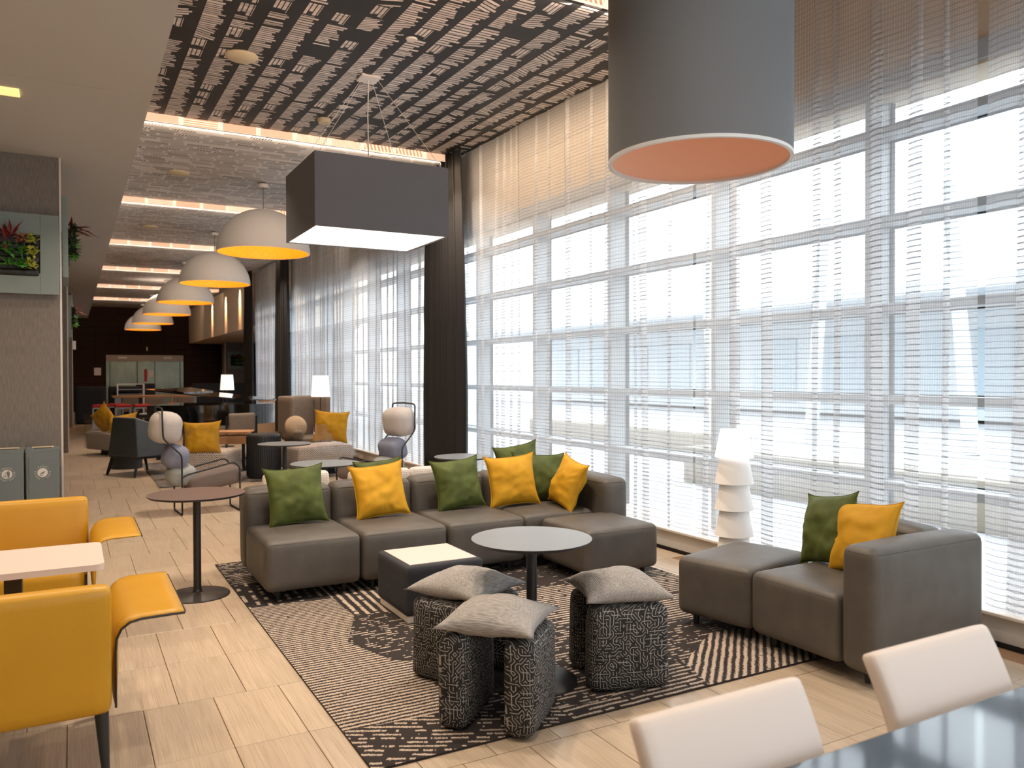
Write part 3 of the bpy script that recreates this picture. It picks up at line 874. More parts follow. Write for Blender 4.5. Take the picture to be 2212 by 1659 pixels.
# ================================================================== YELLOW CHAIRS + WHITE TABLE
def yellow_chair(label, x, y, rz):
    """back at local y=0 facing +y; local +x and -x wings"""
    t = thing('wing_arm_chair', label, 'armchair', (x, y, 0), rz, 'yellow leather chairs at the white table')
    w = .74
    o = MB().rblock((0, .045, .52), (w, .09, .50), .035, 10, (0, .006, 0))
    for v_ in o.b.verts: v_.co.y -= (v_.co.z - .27) * .10
    o.build('backrest', 'yel_leather', t, ang=180)
    pts = [(-w / 2 + .02, .0, .285), (w / 2 - .02, .0, .285)]
    MB().rblock((0, .40, .37), (w - .06, .60, .16), .05, 10, (0, 0, .012)).build('seat', 'yel_leather', t, ang=180)
    for s in (-1, 1):
        # side sheet that rises and bends outwards into an armrest
        prof = [(0, .29), (0, .40), (0, .50), (.004, .55), (.02, .585), (.05, .607), (.09, .615), (.20, .617), (.245, .617)]
        b = MB(); th = .028; rows = []
        for k, (px_, pz) in enumerate(prof):
            a = prof[max(0, k - 1)]; c = prof[min(len(prof) - 1, k + 1)]; d = V((c[0] - a[0], c[1] - a[1])).normalized(); nx, nz = d.y, -d.x
            ring = []
            nn = 14
            for q in range(nn + 1):
                yy_ = .03 + .72 * q / nn
                ed = min(1, min(q, nn - q) / 2 + .0); th2 = th * (.35 + .65 * min(1, ed)) * (1 if k < len(prof) - 1 else .35) * (1 if k else .5)
                ring.append((V((px_ + nx * th2 * .5, yy_, pz + nz * th2 * .5)), V((px_ - nx * th2 * .5, yy_, pz - nz * th2 * .5))))
            rows.append(ring)
        X0 = w / 2 + .014
        vv = [[(b.b.verts.new((s * (X0 + p.x), p.y, p.z)), b.b.verts.new((s * (X0 + q_.x), q_.y, q_.z))) for p, q_ in ring] for ring in rows]
        for i in range(len(vv) - 1):
            for j in range(len(vv[0]) - 1):
                for side in (0, 1):
                    b.b.faces.new((vv[i][j][side], vv[i + 1][j][side], vv[i + 1][j + 1][side], vv[i][j + 1][side]))
        for i in range(len(vv) - 1):
            for j in (0, len(vv[0]) - 1): b.b.faces.new((vv[i][j][0], vv[i + 1][j][0], vv[i + 1][j][1], vv[i][j][1]))
        for i in (0, len(vv) - 1):
            for j in range(len(vv[0]) - 1): b.b.faces.new((vv[i][j][0], vv[i][j + 1][0], vv[i][j + 1][1], vv[i][j][1]))
        arm = b.build('arm_wing', 'yel_leather', t, ang=180)
        edge = [(s * (X0 + px_ + .0), .028, pz - .004) for px_, pz in prof] + [(s * (X0 + .25), .06, .610), (s * (X0 + .25), .72, .610)]
        MB().tube(edge, .005, 6).build('piping', 'piping', arm)
    for sx in (-1, 1):
        for yy_ in (.04, .70):
            MB().cyl((sx * .335, yy_, .285), (sx * .35, yy_ - (.02 if yy_ < .3 else -.02), 0), .026, .012, 12).build('leg', 'black', t)
        MB().box((sx * .26, .05, .275), (.16, .03, .014)).build('bracket', 'black', t, smooth=False)
    return t
yellow_chair('mustard leather chair nearest the camera, seen from behind, with outward wing arm', -.245, 3.34, 0)
yellow_chair('mustard leather chair facing the camera across the white table', -.28, 5.84, PI)
t = thing('side_table', 'white rectangular table between the two mustard chairs, on a dark pedestal', 'table', (-.24, 4.30, 0))
MB().prism([(p.x, p.y) for p in rrect(.73, .55, .04, 5)], .672, .70).build('tabletop', 'white_lam', t)
MB().box((-.0, 0, .36), (.07, .10, .62), .004).build('pedestal', 'darkwood', t, smooth=False)
MB().box((0, 0, .01), (.42, .42, .02), .006).build('base', 'darkwood', t, smooth=False)

# ================================================================== FOREGROUND TABLE + WHITE CHAIRS
t = thing('dining_table', 'blue-grey glossy dining table top in the right foreground', 'table', (1.9, .70, 0))
MB().box((0, 0, .735), (2.2, .88, .03), .004).build('tabletop', 'glosstop', t, smooth=False)
for sx in (-.95, .95):
    for sy in (-.36, .36): MB().box((sx, sy, .36), (.05, .05, .72)).build('leg', 'steel', t, smooth=False)
def white_chair(label, x, y, w, rz=0):
    t = thing('dining_chair', label, 'chair', (x, y, 0), rz, 'white dining chairs at the glossy table')
    b = MB().rblock((0, 0, 0), (w, .046, .30), .016, 10, (0, .004, 0))
    for v_ in b.b.verts:
        q = v_.co.z / .15
        v_.co.y += -.012 * (1 - q * q) + (.02 * max(0, -q - .5))
        v_.co.y += .0
    b.xf(Matrix.Translation((0, .0, .71)) @ Matrix.Rotation(R(-22), 4, 'X'))
    b.build('backrest', 'chairwhite', t, ang=180)
    pts = [(-w / 2 - .001, -.052, .575), (-w / 2 - .001, .056, .846)]
    MB().rblock((0, -.26, .455), (w, .44, .05), .02, 8).build('seat', 'chairwhite', t, ang=180)
    MB().cyl((0, -.07, .57), (0, -.08, .46), .02, .02, 10).build('back_support', 'steel', t)
    for sx in (-1, 1):
        for yy_ in (-.44, -.08): MB().cyl((sx * (w / 2 - .04), yy_, .44), (sx * (w / 2 - .02), yy_, 0), .012, .01, 10).build('leg', 'steel', t)
    return t
white_chair('white dining chair, left of the two in the foreground, with blurred square back', 1.225, 1.235, .475)
white_chair('white dining chair, right of the two in the foreground, beside the near sofa arm', 1.975, 1.25, .49)

# ================================================================== STACKED-SHADE LAMP
t = thing('floor_lamp', 'white floor lamp of stacked cone shades, its top shade lit, by the window', 'lamp', (4.27, 4.33, 0))
zt = 1.142
for k in range(6):
    top, bot = zt - .192 * k + .012, zt - .192 * k - .225 + .045
    prof = [(.101, top - (.0 if k == 0 else .0)), (.140, bot)]
    rt, rb = .100, .140
    zt_k = 1.142 - .1915 * k; zb_k = zt_k - .205
    MB().lathe([(rb, zb_k), (rt, zt_k), (rt - .006, zt_k), (rb - .006, zb_k), (rb, zb_k)], n=48).build('shade', 'shadeglow' if k == 0 else 'shadewhite', t, ang=30)
    if k == 0: t2 = MB().lathe([(0, zt_k - .003), (rt - .004, zt_k - .003)], n=40).build('cap', 'shadeglow', t)
MB().cyl((0, 0, 0), (0, 0, 1.1), .012, n=10).build('pole', 'white', t)
MB().lathe([(0, .0), (.12, 0), (.12, .012), (0, .016)], n=32).build('base', 'white', t)

# ================================================================== PENDANTS
t = thing('drum_pendant', 'large grey drum pendant with copper inside and white rim, upper right', 'pendant lamp', (2.575, 2.84, 0))
rD, zD = .42, 2.535
MB().lathe([(rD, zD + .012), (rD, 3.5)], n=96).build('shade', 'drumshade', t)
MB().lathe([(rD + .001, zD + .014), (rD + .001, zD), (rD - .016, zD), (rD - .016, zD + .014)], n=96).build('rim', 'drumrim', t)
MB().lathe([(rD - .006, zD + .012), (rD - .006, 3.5)], n=96).build('lining', 'drumin', t)
MB().lathe([(0, 2.80), (rD - .01, 2.80)], n=64).build('diffuser', 'drumin', t)
for k in range(3): MB().cyl((rD * .95 * math.cos(k * 2.1), rD * .95 * math.sin(k * 2.1), 3.48), (0, 0, 4.42), .002, n=5).build('wire', 'white', t)
MB().lathe([(.09, 4.40), (.09, 4.43), (0, 4.43)], n=24).build('canopy', 'white', t)
area('drum_uplight', (2.575, 2.84, 3.1), (PI, 0, 0), .5, .5, 22, (1, .62, .36))
sp = bpy.data.lights.new('drum_upward_spot', 'SPOT'); sp.energy = 380; sp.color = (1, .6, .34); sp.spot_size = R(60); sp.spot_blend = 1.0; sp.shadow_soft_size = .05
spo = bpy.data.objects.new('drum_upward_spot', sp); spo.location = (2.56, 2.9, 3.46); COL.objects.link(spo)
spo.rotation_euler = (V((2.2, 5.6, 4.5)) - V((2.56, 2.9, 3.46))).to_track_quat('-Z', 'Y').to_euler()
area('curtain_wash', (3.95, 7.6, 4.40), (0, R(-42), 0), .08, 4.2, 34, (1, .74, .5), R(120))

t = thing('box_pendant', 'charcoal rectangular box pendant with glowing white underside', 'pendant lamp', (2.53, 7.52, 0))
bx0, bx1, by0, by1, z0, z1 = -.64, .65, -.53, .54, 2.87, 3.53
def wallbox(x0, x1, y0, y1, za, zb, th, mat, name, par):
    b = MB()
    b.box(((x0 + x1) / 2, y0 + th / 2, (za + zb) / 2), (x1 - x0, th, zb - za)); b.box(((x0 + x1) / 2, y1 - th / 2, (za + zb) / 2), (x1 - x0, th, zb - za))
    b.box((x0 + th / 2, (y0 + y1) / 2, (za + zb) / 2), (th, y1 - y0 - 2 * th, zb - za)); b.box((x1 - th / 2, (y0 + y1) / 2, (za + zb) / 2), (th, y1 - y0 - 2 * th, zb - za))
    return b.build(name, mat, par, smooth=False)
wallbox(bx0, bx1, by0, by1, z0, z1, .012, 'boxshade', 'shade', t)
MB().box((0, 0, z0 + .012), (1.265, 1.05, .008)).build('diffuser', 'boxglow', t, smooth=False)
MB().box((.04, .0, 4.452), (.19, .19, .03), .004).build('canopy', 'white', t, smooth=False)
MB().tube([(.04, 0, 4.44), (.03, 0, 4.1), (.035, 0, 3.7), (.03, 0, 3.1)], .006, 6).build('cord', 'white', t)
for sx in (-1, 1):
    for sy in (-1, 1): MB().cyl((sx * .6, sy * .5, 3.52), (.04 + sx * .06, sy * .06, 4.44), .0025, n=5).build('wire', 'white', t)
area('box_downlight', (2.53, 7.52, 2.855), (0, 0, 0), 1.2, 1.0, 16, (1, .9, .8))

proto = thing('dome_pendant', 'x', 'pendant lamp', (2.57, 12.41, 0), 0, 'white dome pendants in a row')
rD = .685; zr = 3.40
prof_o = [(rD * math.cos(a), zr + .66 * math.sin(a)) for a in [R(90) * k / 18 for k in range(19)]]
prof_i = [((rD - .02) * math.cos(a), zr + .002 + .64 * math.sin(a)) for a in [R(90) * k / 18 for k in range(19)]]
MB().lathe(prof_o, n=72).build('shell', 'dome', proto, ang=180)
MB().lathe(prof_i, n=72).build('gold_lining', 'gold', proto, ang=180)
MB().lathe([(rD, zr), (rD - .02, zr + .001)], n=72).build('rim', 'dome', proto)
MB().cyl((0, 0, 4.05), (0, 0, 4.46), .008, n=8).build('cord', 'steel', proto)
MB().lathe([(.08, 4.38), (.08, 4.44), (0, 4.44)], n=24).build('canopy', 'white', proto)
words_ = ['nearest white dome pendant with gold inside, partly hidden by the box pendant', 'second white dome pendant from the box pendant, gold inside', 'third white dome pendant in the row, gold inside',
          'fourth white dome pendant in the row, gold inside', 'fifth white dome pendant in the row, gold inside', 'farthest and smallest white dome pendant, before the dark end wall']
for k, y in enumerate([12.41, 17.08, 21.82, 26.35, 31.2, 35.6]):
    o = proto if k == 0 else dup(proto, (2.57, y, 0))
    o['label'] = words_[k]
    l = bpy.data.lights.new('dome_bulb', 'POINT'); l.energy = 22; l.color = (1, .74, .42); l.shadow_soft_size = .12
    lo = bpy.data.objects.new('dome_bulb', l); lo.location = (2.57, y, 3.72); COL.objects.link(lo)

# ---- ceiling fittings
def disc(name, x, y, z, r_, mat, label, cat, group=None, dz=.03):
    o = MB().lathe([(0, z - dz), (r_ * .85, z - dz), (r_, z - dz * .4), (r_, z)], (x, y, 0), n=32).build(name, mat)
    tag(o, label, cat, group); return o
def zc(y):
    for a, c in zip(CY, CY[1:]):
        if a <= y < c: return 4.41 + .09 * (y - a) / (c - a)
    return 4.45
disc('ceiling_speaker', 1.38, 7.55, zc(7.6), .145, 'speaker', 'round cream ceiling speaker on the book-printed ceiling', 'speaker')
disc('ceiling_speaker', 1.37, 12.3, zc(12.3), .145, 'speaker', 'round cream ceiling speaker on the pale printed ceiling', 'speaker')
disc('ceiling_speaker', 1.37, 17.0, zc(17.0), .145, 'speaker', 'far round ceiling speaker beyond the third lit strip', 'speaker')
disc('smoke_detector', 2.56, 9.05, zc(9.1), .075, 'speaker', 'small round smoke detector near the first lit strip', 'detector', dz=.05)
disc('sprinkler_plate', 2.58, 6.42, zc(6.4), .05, 'white', 'small white sprinkler plate above the box pendant cord', 'sprinkler', dz=.012)
disc('sprinkler_plate', 2.62, 8.5, zc(8.5), .05, 'white', 'small white sprinkler plate beside the smoke detector', 'sprinkler', dz=.012)
o = MB().box((-.52, 8.08, 3.985), (.30, .19, .02), .004).build('recessed_light', 'lampglow', smooth=False); tag(o, 'small square warm light recessed in the left soffit', 'light')
o = MB().box((-.66, 9.3, 3.988), (.012, 2.2, .012)).build('track_slot', 'steel', smooth=False); tag(o, 'thin metal track slot in the left soffit above the pier', 'track')
o = MB().box((6.1, 24.9, 2.965), (.28, .12, .02)).build('recessed_light', 'lampglow', smooth=False); tag(o, 'small bright light under the far right bulkhead', 'light')

# ================================================================== PLANT FRAMES
MT['leaf_r'] = M('red_leaf', '#7A2428', .5).m; MT['leaf_g'] = M('green_leaf', '#4E9436', .5).m
MT['leaf_y'] = M('yellow_green_leaf', '#B2B848', .5).m; MT['leaf_d'] = M('dark_green_leaf', '#1E3418', .55).m; MT['leaf_p'] = M('pink_leaf', '#C08268', .55).m
def leaf(b, p, d, L, W):
    p = V(p); d = V(d).normalized(); s = d.cross(V((0, 0, 1)))
    s = s.normalized() if s.length > .1 else V((1, 0, 0)); up = s.cross(d)
    a = b.b.verts.new(p); m1 = b.b.verts.new(p + d * L * .45 + s * W / 2); m2 = b.b.verts.new(p + d * L * .45 - s * W / 2)
    m3 = b.b.verts.new(p + d * L * .5 + up * W * .25); e = b.b.verts.new(p + d * L - up * 0 + V((0, 0, -L * .12)))
    b.b.faces.new((a, m1, m3)); b.b.faces.new((a, m3, m2)); b.b.faces.new((m1, e, m3)); b.b.faces.new((m3, e, m2))
def rosette(par, c, kind, size, out, seed):
    r2 = random.Random(seed); b = MB(); out = V(out)
    n, L, W, mat = {'spike': (16, 1.0, .13, 'leaf_r'), 'round': (24, .42, .3, 'leaf_g'), 'star': (26, .62, .12, 'leaf_g'), 'lime': (30, .35, .22, 'leaf_y'), 'dark': (26, .5, .22, 'leaf_d'), 'pink': (30, .3, .2, 'leaf_p')}[kind]
    for k in range(n):
        d = V((r2.uniform(-1, 1), r2.uniform(-1, 1), r2.uniform(-.5, 1))).normalized() + out * .8
        st = V(c) + V((r2.uniform(-1, 1), r2.uniform(-1, 1), r2.uniform(-1, 1))) * size * .22
        leaf(b, st, d, size * L * r2.uniform(.7, 1.1), size * W * r2.uniform(.8, 1.2))
    o = b.build('succulent', mat, par, smooth=False); o['kind'] = 'stuff'; return o
def plant_frame(label, loc, rz, W=.92, H=.88, seed=1, full=True):
    """front faces local -Y"""
    t = thing('living_plant_frame', label, 'plant frame', loc, rz, 'pale green frames holding living plants')
    a = .36; b = MB()
    fw = (W - a * 1.6) / 2
    ow, oh = .56, .42
    for sx in (-1, 1): b.box((sx * (ow / 2 + (W - ow) / 4), 0, 0), ((W - ow) / 2, .06, H), .004)
    b.box((0, 0, oh / 2 + (H - oh) / 4 + 0), (ow, .06, (H - oh) / 2), 0); b.box((0, 0, -oh / 2 - (H - oh) / 4), (ow, .06, (H - oh) / 2), 0)
    b.build('frame', 'frameGreen', t, smooth=False)
    MB().box((0, .025, 0), (ow + .02, .008, oh + .02)).build('backing', 'planter', t, smooth=False)
    for zz in (.10, -.04, -.18):
        MB().rblock((0, -.0, zz - .03), (ow - .01, .10, .08), .03, 6).build('trough', 'planter', t, ang=180)
    kinds = ['dark', 'spike', 'pink', 'lime', 'dark', 'round', 'star', 'lime', 'dark', 'star', 'round', 'lime']
    for k, kd in enumerate(kinds):
        cxk = [-.2, -.02, .1, .2][k % 4]; czk = [.15, .02, -.12][k // 4]
        rosette(t, (cxk, -.06, czk), kd, .19 if kd != 'spike' else .27, (0, -1, .2), seed * 20 + k)
    return t
plant_frame('pale green square frame of succulents facing the camera on the near pier', (-.57, 10.25, 2.89), 0, seed=1)
plant_frame('plant frame seen edge-on at the corner of the near pier', (-.05, 10.95, 3.13), R(90), W=1.1, H=.92, seed=2)
plant_frame('smaller far plant frame seen edge-on on the middle pier', (-.02, 18.9, 2.75), R(90), W=1.0, H=.85, seed=3)
plant_frame('far plant frame on the column under the right bulkhead', (6.38, 36.40, 2.2), 0, W=.82, H=.75, seed=4)
# ================================================================== BINS
MT['print'] = M('pale_print', '#D8D6D2', .6).m
def curved_text(par, s, cx, cz, rad, a_mid, size, y, flip=False):
    n = len(s); step = size * .80 / rad
    for k, ch in enumerate(s):
        a = a_mid - (k - (n - 1) / 2) * step if not flip else a_mid + (k - (n - 1) / 2) * step
        c = bpy.data.curves.new('letter', 'FONT'); c.body = ch; c.size = size; c.align_x = 'CENTER'; c.align_y = 'CENTER'; c.extrude = .0006
        o = bpy.data.objects.new('letter', c); dg = bpy.context.evaluated_depsgraph_get()
        COL.objects.link(o); bpy.context.view_layer.update(); me = bpy.data.meshes.new_from_object(o.evaluated_get(bpy.context.evaluated_depsgraph_get()))
        bpy.data.objects.remove(o); bpy.data.curves.remove(c)
        me.materials.clear(); me.materials.append(MT['print'])
        yield me, (cx + rad * math.cos(a), y, cz + rad * math.sin(a)), (a - PI / 2) if not flip else (a + PI / 2)
def letters(par, words, cx, cz, rad, size, y):
    b = MB()
    for s, am in words:
        for me, loc, a in curved_text(par, s, cx, cz, rad, am, size, y):
            me.transform(Matrix.Translation(loc) @ Matrix.Rotation(-a, 4, 'Y') @ Matrix.Rotation(R(90), 4, 'X'))
            b.b.from_mesh(me); bpy.data.meshes.remove(me)
    o = b.build('lettering', 'print', par, smooth=False); o['kind'] = 'stuff'; return o
def bin_(label, x, words, icon):
    t = thing('waste_bin', label, 'bin', (x, 9.98, 0), 0, 'grey recycling bins against the near pier')
    MB().box((0, 0, .37), (.30, .34, .74), .006).build('body', 'bin', t, smooth=False)
    MB().box((0, -.173, .36), (.25, .008, .66), .003).build('door', 'bin', t, smooth=False)
    b = MB(); b.box((0, -.12, .755), (.31, .10, .03)); b.box((0, .12, .755), (.31, .10, .03)); b.box((-.12, 0, .755), (.07, .14, .03)); b.box((.12, 0, .755), (.07, .14, .03))
    b.build('lid', 'bin', t, smooth=False)
    MB().box((0, .05, .775), (.20, .10, .006)).build('slot_lining', 'speaker', t, smooth=False)
    MB().cyl((0, -.178, .52), (0, -.181, .52), .048, n=32).build('emblem_disc', 'print', t, smooth=False)
    b = MB(); y = -.184
    if icon == 'man':
        b.cyl((.012, y, .553), (.012, y - .002, .553), .007, n=12); b.box((.014, y, .527), (.022, .002, .036)); b.box((.009, y, .497), (.007, .002, .034)); b.box((.019, y, .497), (.007, .002, .034)); b.box((-.006, y, .538), (.026, .002, .006))
        b.box((-.026, y, .505), (.004, .002, .03)); b.box((-.012, y, .505), (.004, .002, .03)); b.box((-.019, y, .490), (.014, .002, .004))
    else:
        for k in range(4):
            b2 = MB(); b2.box((0, 0, 0), (.03, .002, .004)); b2.xf(Matrix.Translation((-.012 + k * .009, y, .512 + k * .004)) @ Matrix.Rotation(R(-55), 4, 'Y'))
            me = bpy.data.meshes.new('x'); b2.b.to_mesh(me); b2.b.free(); b.b.from_mesh(me)
        b.box((-.008, y, .492), (.03, .002, .004))
    b.build('emblem', 'bin', t, smooth=False)
    letters(t, words, 0, .52, .066, .023, -.179)
    for a in (R(38), R(142), R(270)):
        pass
    dots = MB()
    for a in (38, 142, 270): dots.cyl((.066 * math.cos(R(a)), -.178, .52 + .066 * math.sin(R(a))), (.066 * math.cos(R(a)), -.180, .52 + .066 * math.sin(R(a))), .003, n=8)
    dots.build('dots', 'print', t, smooth=False)
    return t
bin_('grey bin lettered WASTE with a white litter emblem, left of the pair', -.595, [('WASTE', R(90)), ('DECHETS', R(205)), ('BASURA', R(335))], 'man')
bin_('grey bin lettered PAPER with a white paper emblem, right of the pair', -.275, [('PAPER', R(90)), ('PAPIER', R(205)), ('PAPEL', R(335))], 'pap')

# ================================================================== PEBBLE CHAIRS
def pebble(par, c, d, mat, rz=0, ry=0, name='bolster'):
    b = MB().rblock((0, 0, 0), d, min(d) * .34, 10, (.014, .012, .014))
    b.xf(Matrix.Translation(c) @ Matrix.Rotation(ry, 4, 'Y')); return b.build(name, mat, par, ang=180)
def pebble_chair(label, loc, rz):
    t = thing('bolster_chair', label, 'chair', loc, rz, 'bolster chairs on thin black rods')
    rad = .0095; hw = .23
    for s in (-1, 1):
        MB().tube(arc([(0, s * hw, .02), (0, s * hw, .67), (-.19, s * hw, .86), (-.20, s * hw, 1.19), (-.20, 0, 1.20)], .045), rad, 8).build('back_rod', 'black', t)
        MB().tube(arc([(.0, s * hw, .42), (.05, s * hw, .45), (.56, s * hw, .565), (.62, s * hw, .50), (.62, s * hw, .02)], .04), rad, 8).build('arm_rod', 'black', t)
    for x_ in (0, .62): MB().tube(arc([(x_, -hw, .12), (x_, -hw, .0105), (x_, hw, .0105), (x_, hw, .12)], .03), rad, 8).build('floor_rod', 'black', t)
    pebble(t, (-.13, 0, .965), (.30, .40, .34), 'pebble_l', ry=R(8)); pebble(t, (-.03, 0, .635), (.24, .36, .26), 'pebble_b', ry=R(15)); pebble(t, (.03, 0, .43), (.28, .36, .22), 'pebble_g')
    pebble(t, (.36, 0, .37), (.58, .44, .20), 'pebble_s', ry=R(-10), name='seat')
    return t
pebble_chair('stacked bolster chair at the left, its pale head bolster nearest the grey tub chair', (1.04, 9.62, 0), R(4))
pebble_chair('stacked bolster chair at the right, before the sheer curtains and facing left', (3.42, 9.25, 0), R(196))

# ================================================================== WHITE WOVEN CHAIRS behind the sofa
def woven(label, x, y, rz=0, group='white woven low chairs behind the sofa'):
    t = thing('woven_chair', label, 'chair', (x, y, 0), rz, group)
    MB().rblock((0, 0, .44), (.58, .10, .52), .045, 10).build('backrest', 'weave', t, ang=180)
    MB().rblock((0, .25, .33), (.56, .40, .15), .05, 10, (0, 0, .01)).build('seat', 'weave', t, ang=180)
    for sx in (-1, 1):
        for yy_ in (.0, .40): MB().cyl((sx * .22, yy_, .27), (sx * .23, yy_, 0), .014, .01, 10).build('leg', 'black', t)
    return t
woven('white woven chair back showing above the left end sofa module', 1.72, 7.02)
woven('white woven chair back beside the nearest drape, behind the third sofa module', 3.0, 6.85)
woven('white woven chair behind the second sofa module, with the green cushion', 2.42, 6.84)

# ================================================================== FARTHER SEATING
t = thing('tub_chair', 'dark grey leather tub chair on splayed black legs, at the left of the far area', 'armchair', (.95, 13.75, 0), R(-62))
# local: faces +Y ; tapering shell
def shell(W0, W1, D0, D1, z0, z1, th=.07):
    b = MB(); out0 = [(-W0 / 2, D0 / 2), (-W0 / 2, -D0 / 2), (W0 / 2, -D0 / 2), (W0 / 2, D0 / 2)]
    out1 = [(-W1 / 2, D1 / 2 - .12), (-W1 / 2, -D1 / 2), (W1 / 2, -D1 / 2), (W1 / 2, D1 / 2 - .12)]
    ht = [z1 - .14, z1, z1, z1 - .14]
    def off(pts, t_): return [(p[0] * (1 - 2 * t_ / abs(pts[0][0] * 2)), p[1] + (t_ if p[1] < 0 else 0)) for p in pts]
    o0 = [b.b.verts.new((*p, z0)) for p in out0]; o1 = [b.b.verts.new((*p, h)) for p, h in zip(out1, ht)]
    i0 = [b.b.verts.new((*p, z0)) for p in off(out0, th)]; i1 = [b.b.verts.new((*p, h)) for p, h in zip(off(out1, th), ht)]
    for k in range(3):
        b.b.faces.new((o0[k], o0[k + 1], o1[k + 1], o1[k])); b.b.faces.new((i0[k], i1[k], i1[k + 1], i0[k + 1]))
        b.b.faces.new((o1[k], o1[k + 1], i1[k + 1], i1[k])); b.b.faces.new((o0[k], i0[k], i0[k + 1], o0[k + 1]))
    for k in (0, 3): b.b.faces.new((o0[k], o1[k], i1[k], i0[k]))
    return b
b = shell(.80, .62, .62, .56, .30, .90)
o = b.build('shell', 'greychair', t, ang=30); md = o.modifiers.new('b', 'BEVEL'); md.width = .018; md.segments = 3
MB().rblock((0, .08, .40), (.62, .66, .16), .04, 8, (0, 0, .01)).build('seat', 'greychair', t, ang=180)
MB().box((0, 0, .29), (.76, .60, .03), .004).build('frame', 'darkwood', t, smooth=False)
for sx in (-1, 1):
    for sy in (-1, 1): MB().cyl((sx * .33, sy * .26, .29), (sx * .37, sy * .34, 0), .032, .02, 4).build('leg', 'darkwood', t)
o = MB().cyl((0, 0, .003), (0, 0, .22), .24, n=40).build('drum_stool', 'mesh', loc=(.80, 14.75, 0)); tag(o, 'low dark round stool seen under the grey tub chair', 'stool')
# mesh drum stool
t = thing('mesh_stool', 'tall dark woven drum stool right of the yellow-cushioned seat', 'stool', (2.53, 12.3, .011))
MB().lathe([(0, 0), (.23, 0), (.245, .1), (.245, .60), (.235, .64), (.22, .655), (0, .655)], n=48).build('drum', 'mesh', t)
b = MB()
for k in range(48):
    a = 2 * PI * k / 48; b.cyl((.247 * math.cos(a), .247 * math.sin(a), .03), (.247 * math.cos(a), .247 * math.sin(a), .62), .004, n=4)
b.build('mesh_rods', 'black', t, kind='stuff')
# herringbone acrylic seats
def acrylic_seat(label, loc, rz, W=.8, D=.78, z0=0):
    """back (local -Y) is clear acrylic"""
    t = thing('acrylic_armchair', label, 'armchair', loc, rz, 'herringbone chairs with clear acrylic sides')
    MB().rblock((0, 0, .27), (W, D, .34), .04, 10, (0, 0, .012)).build('seat', 'herring', t, ang=180)
    MB().box((0, 0, .05), (W * .5, D * .5, .10)).build('foot', 'black', t, smooth=False)
    b = MB(); b.box((0, -D / 2 - .012, .46), (W + .04, .014, .66), .003); b.build('acrylic_back', 'acrylic', t, smooth=False)
    for s in (-1, 1): MB().box((s * (W / 2 + .013), -.05, .40), (.014, D - .1, .54), .003).build('acrylic_side', 'acrylic', t, smooth=False)
    return t
YG = 'yellow cushions on the far herringbone chairs'
acrylic_seat('herringbone seat with clear acrylic back, middle, beside the pale wooden bench', (1.72, 12.35, .011), R(-26))
cushion('large yellow cushion pressed against the clear back of the middle herringbone seat', 1.62, 12.02, .66, .52, .46, .16, R(-26), R(6), R(2), 'vy', 21, YG)
acrylic_seat('herringbone seat with clear acrylic back, at the right before the wing chair', (3.35, 12.45, .011), R(12), W=.95)
cushion('yellow cushion in the right herringbone seat, in front of the wing chair', 3.52, 12.15, .75, .52, .48, .16, R(-12), R(4), R(-5), 'vy', 22, YG)
acrylic_seat('herringbone seat at the far left, beyond the grey tub chair', (.78, 17.6, 0), R(-60), W=.85)
cushion('yellow cushion standing upright at the left of the far left herringbone seat', .56, 17.55, .70, .50, .48, .16, R(-50), R(-10), R(35), 'vy', 23, YG)
cushion('yellow cushion lying across the front of the far left herringbone seat', .86, 17.2, .60, .55, .42, .18, R(-28), R(30), R(12), 'vy', 24, YG)
# bench
t = thing('wooden_bench', 'pale wooden slatted bench table on curved black legs before the piano', 'bench', (2.12, 13.55, .011), R(-20))
for k in range(4): MB().box((0, -.2 + k * .13, .62), (.95, .125, .03), .004).build('slat', 'wood', t, smooth=False)
MB().box((0, -.26, .50), (.95, .03, .12), .004).build('apron', 'wood', t, smooth=False)
MB().box((0, .24, .50), (.95, .03, .12), .004).build('apron', 'wood', t, smooth=False)
for s in (-1, 1): MB().tube(arc([(s * .38, -.22, .52), (s * .38, -.22, .03), (s * .38, .2, .03), (s * .38, .2, .52)], .15, 6), .028, 8).build('leg', 'black', t)
# wing chair
t = thing('wing_chair', 'taupe high-backed wing chair by the window', 'armchair', (3.72, 14.45, .011), R(195))
for (c, d, nm) in (((0, -.30, .76), (.62, .14, .80), 'backrest'), ((-.36, -.05, .80), (.10, .50, .72), 'wing'), ((.36, -.05, .80), (.10, .50, .72), 'wing'), ((0, .08, .34), (.64, .62, .20), 'seat'), ((-.36, .18, .48), (.10, .62, .18), 'arm'), ((.36, .18, .48), (.10, .62, .18), 'arm')):
    MB().rblock(c, d, .045, 8).build(nm, 'taupe', t, ang=180)
for sx in (-1, 1):
    for sy in (-1, 1): MB().cyl((sx * .3, sy * .28, .25), (sx * .32, sy * .32, 0), .018, .012, 10).build('leg', 'darkwood', t)
b = MB().lathe([(0, -.07), (.10, -.066), (.16, -.045), (.19, -.012), (.195, 0), (.19, .012), (.16, .045), (.10, .066), (0, .07)], n=40); b.xf(Matrix.Rotation(R(76), 4, 'X'))
o = b.build('round_cushion', 'beige', loc=(3.42, 14.1, .63), ang=180); tag(o, 'round beige cushion on the taupe wing chair', 'cushion')
o.location = (3.46, 14.12, .64)
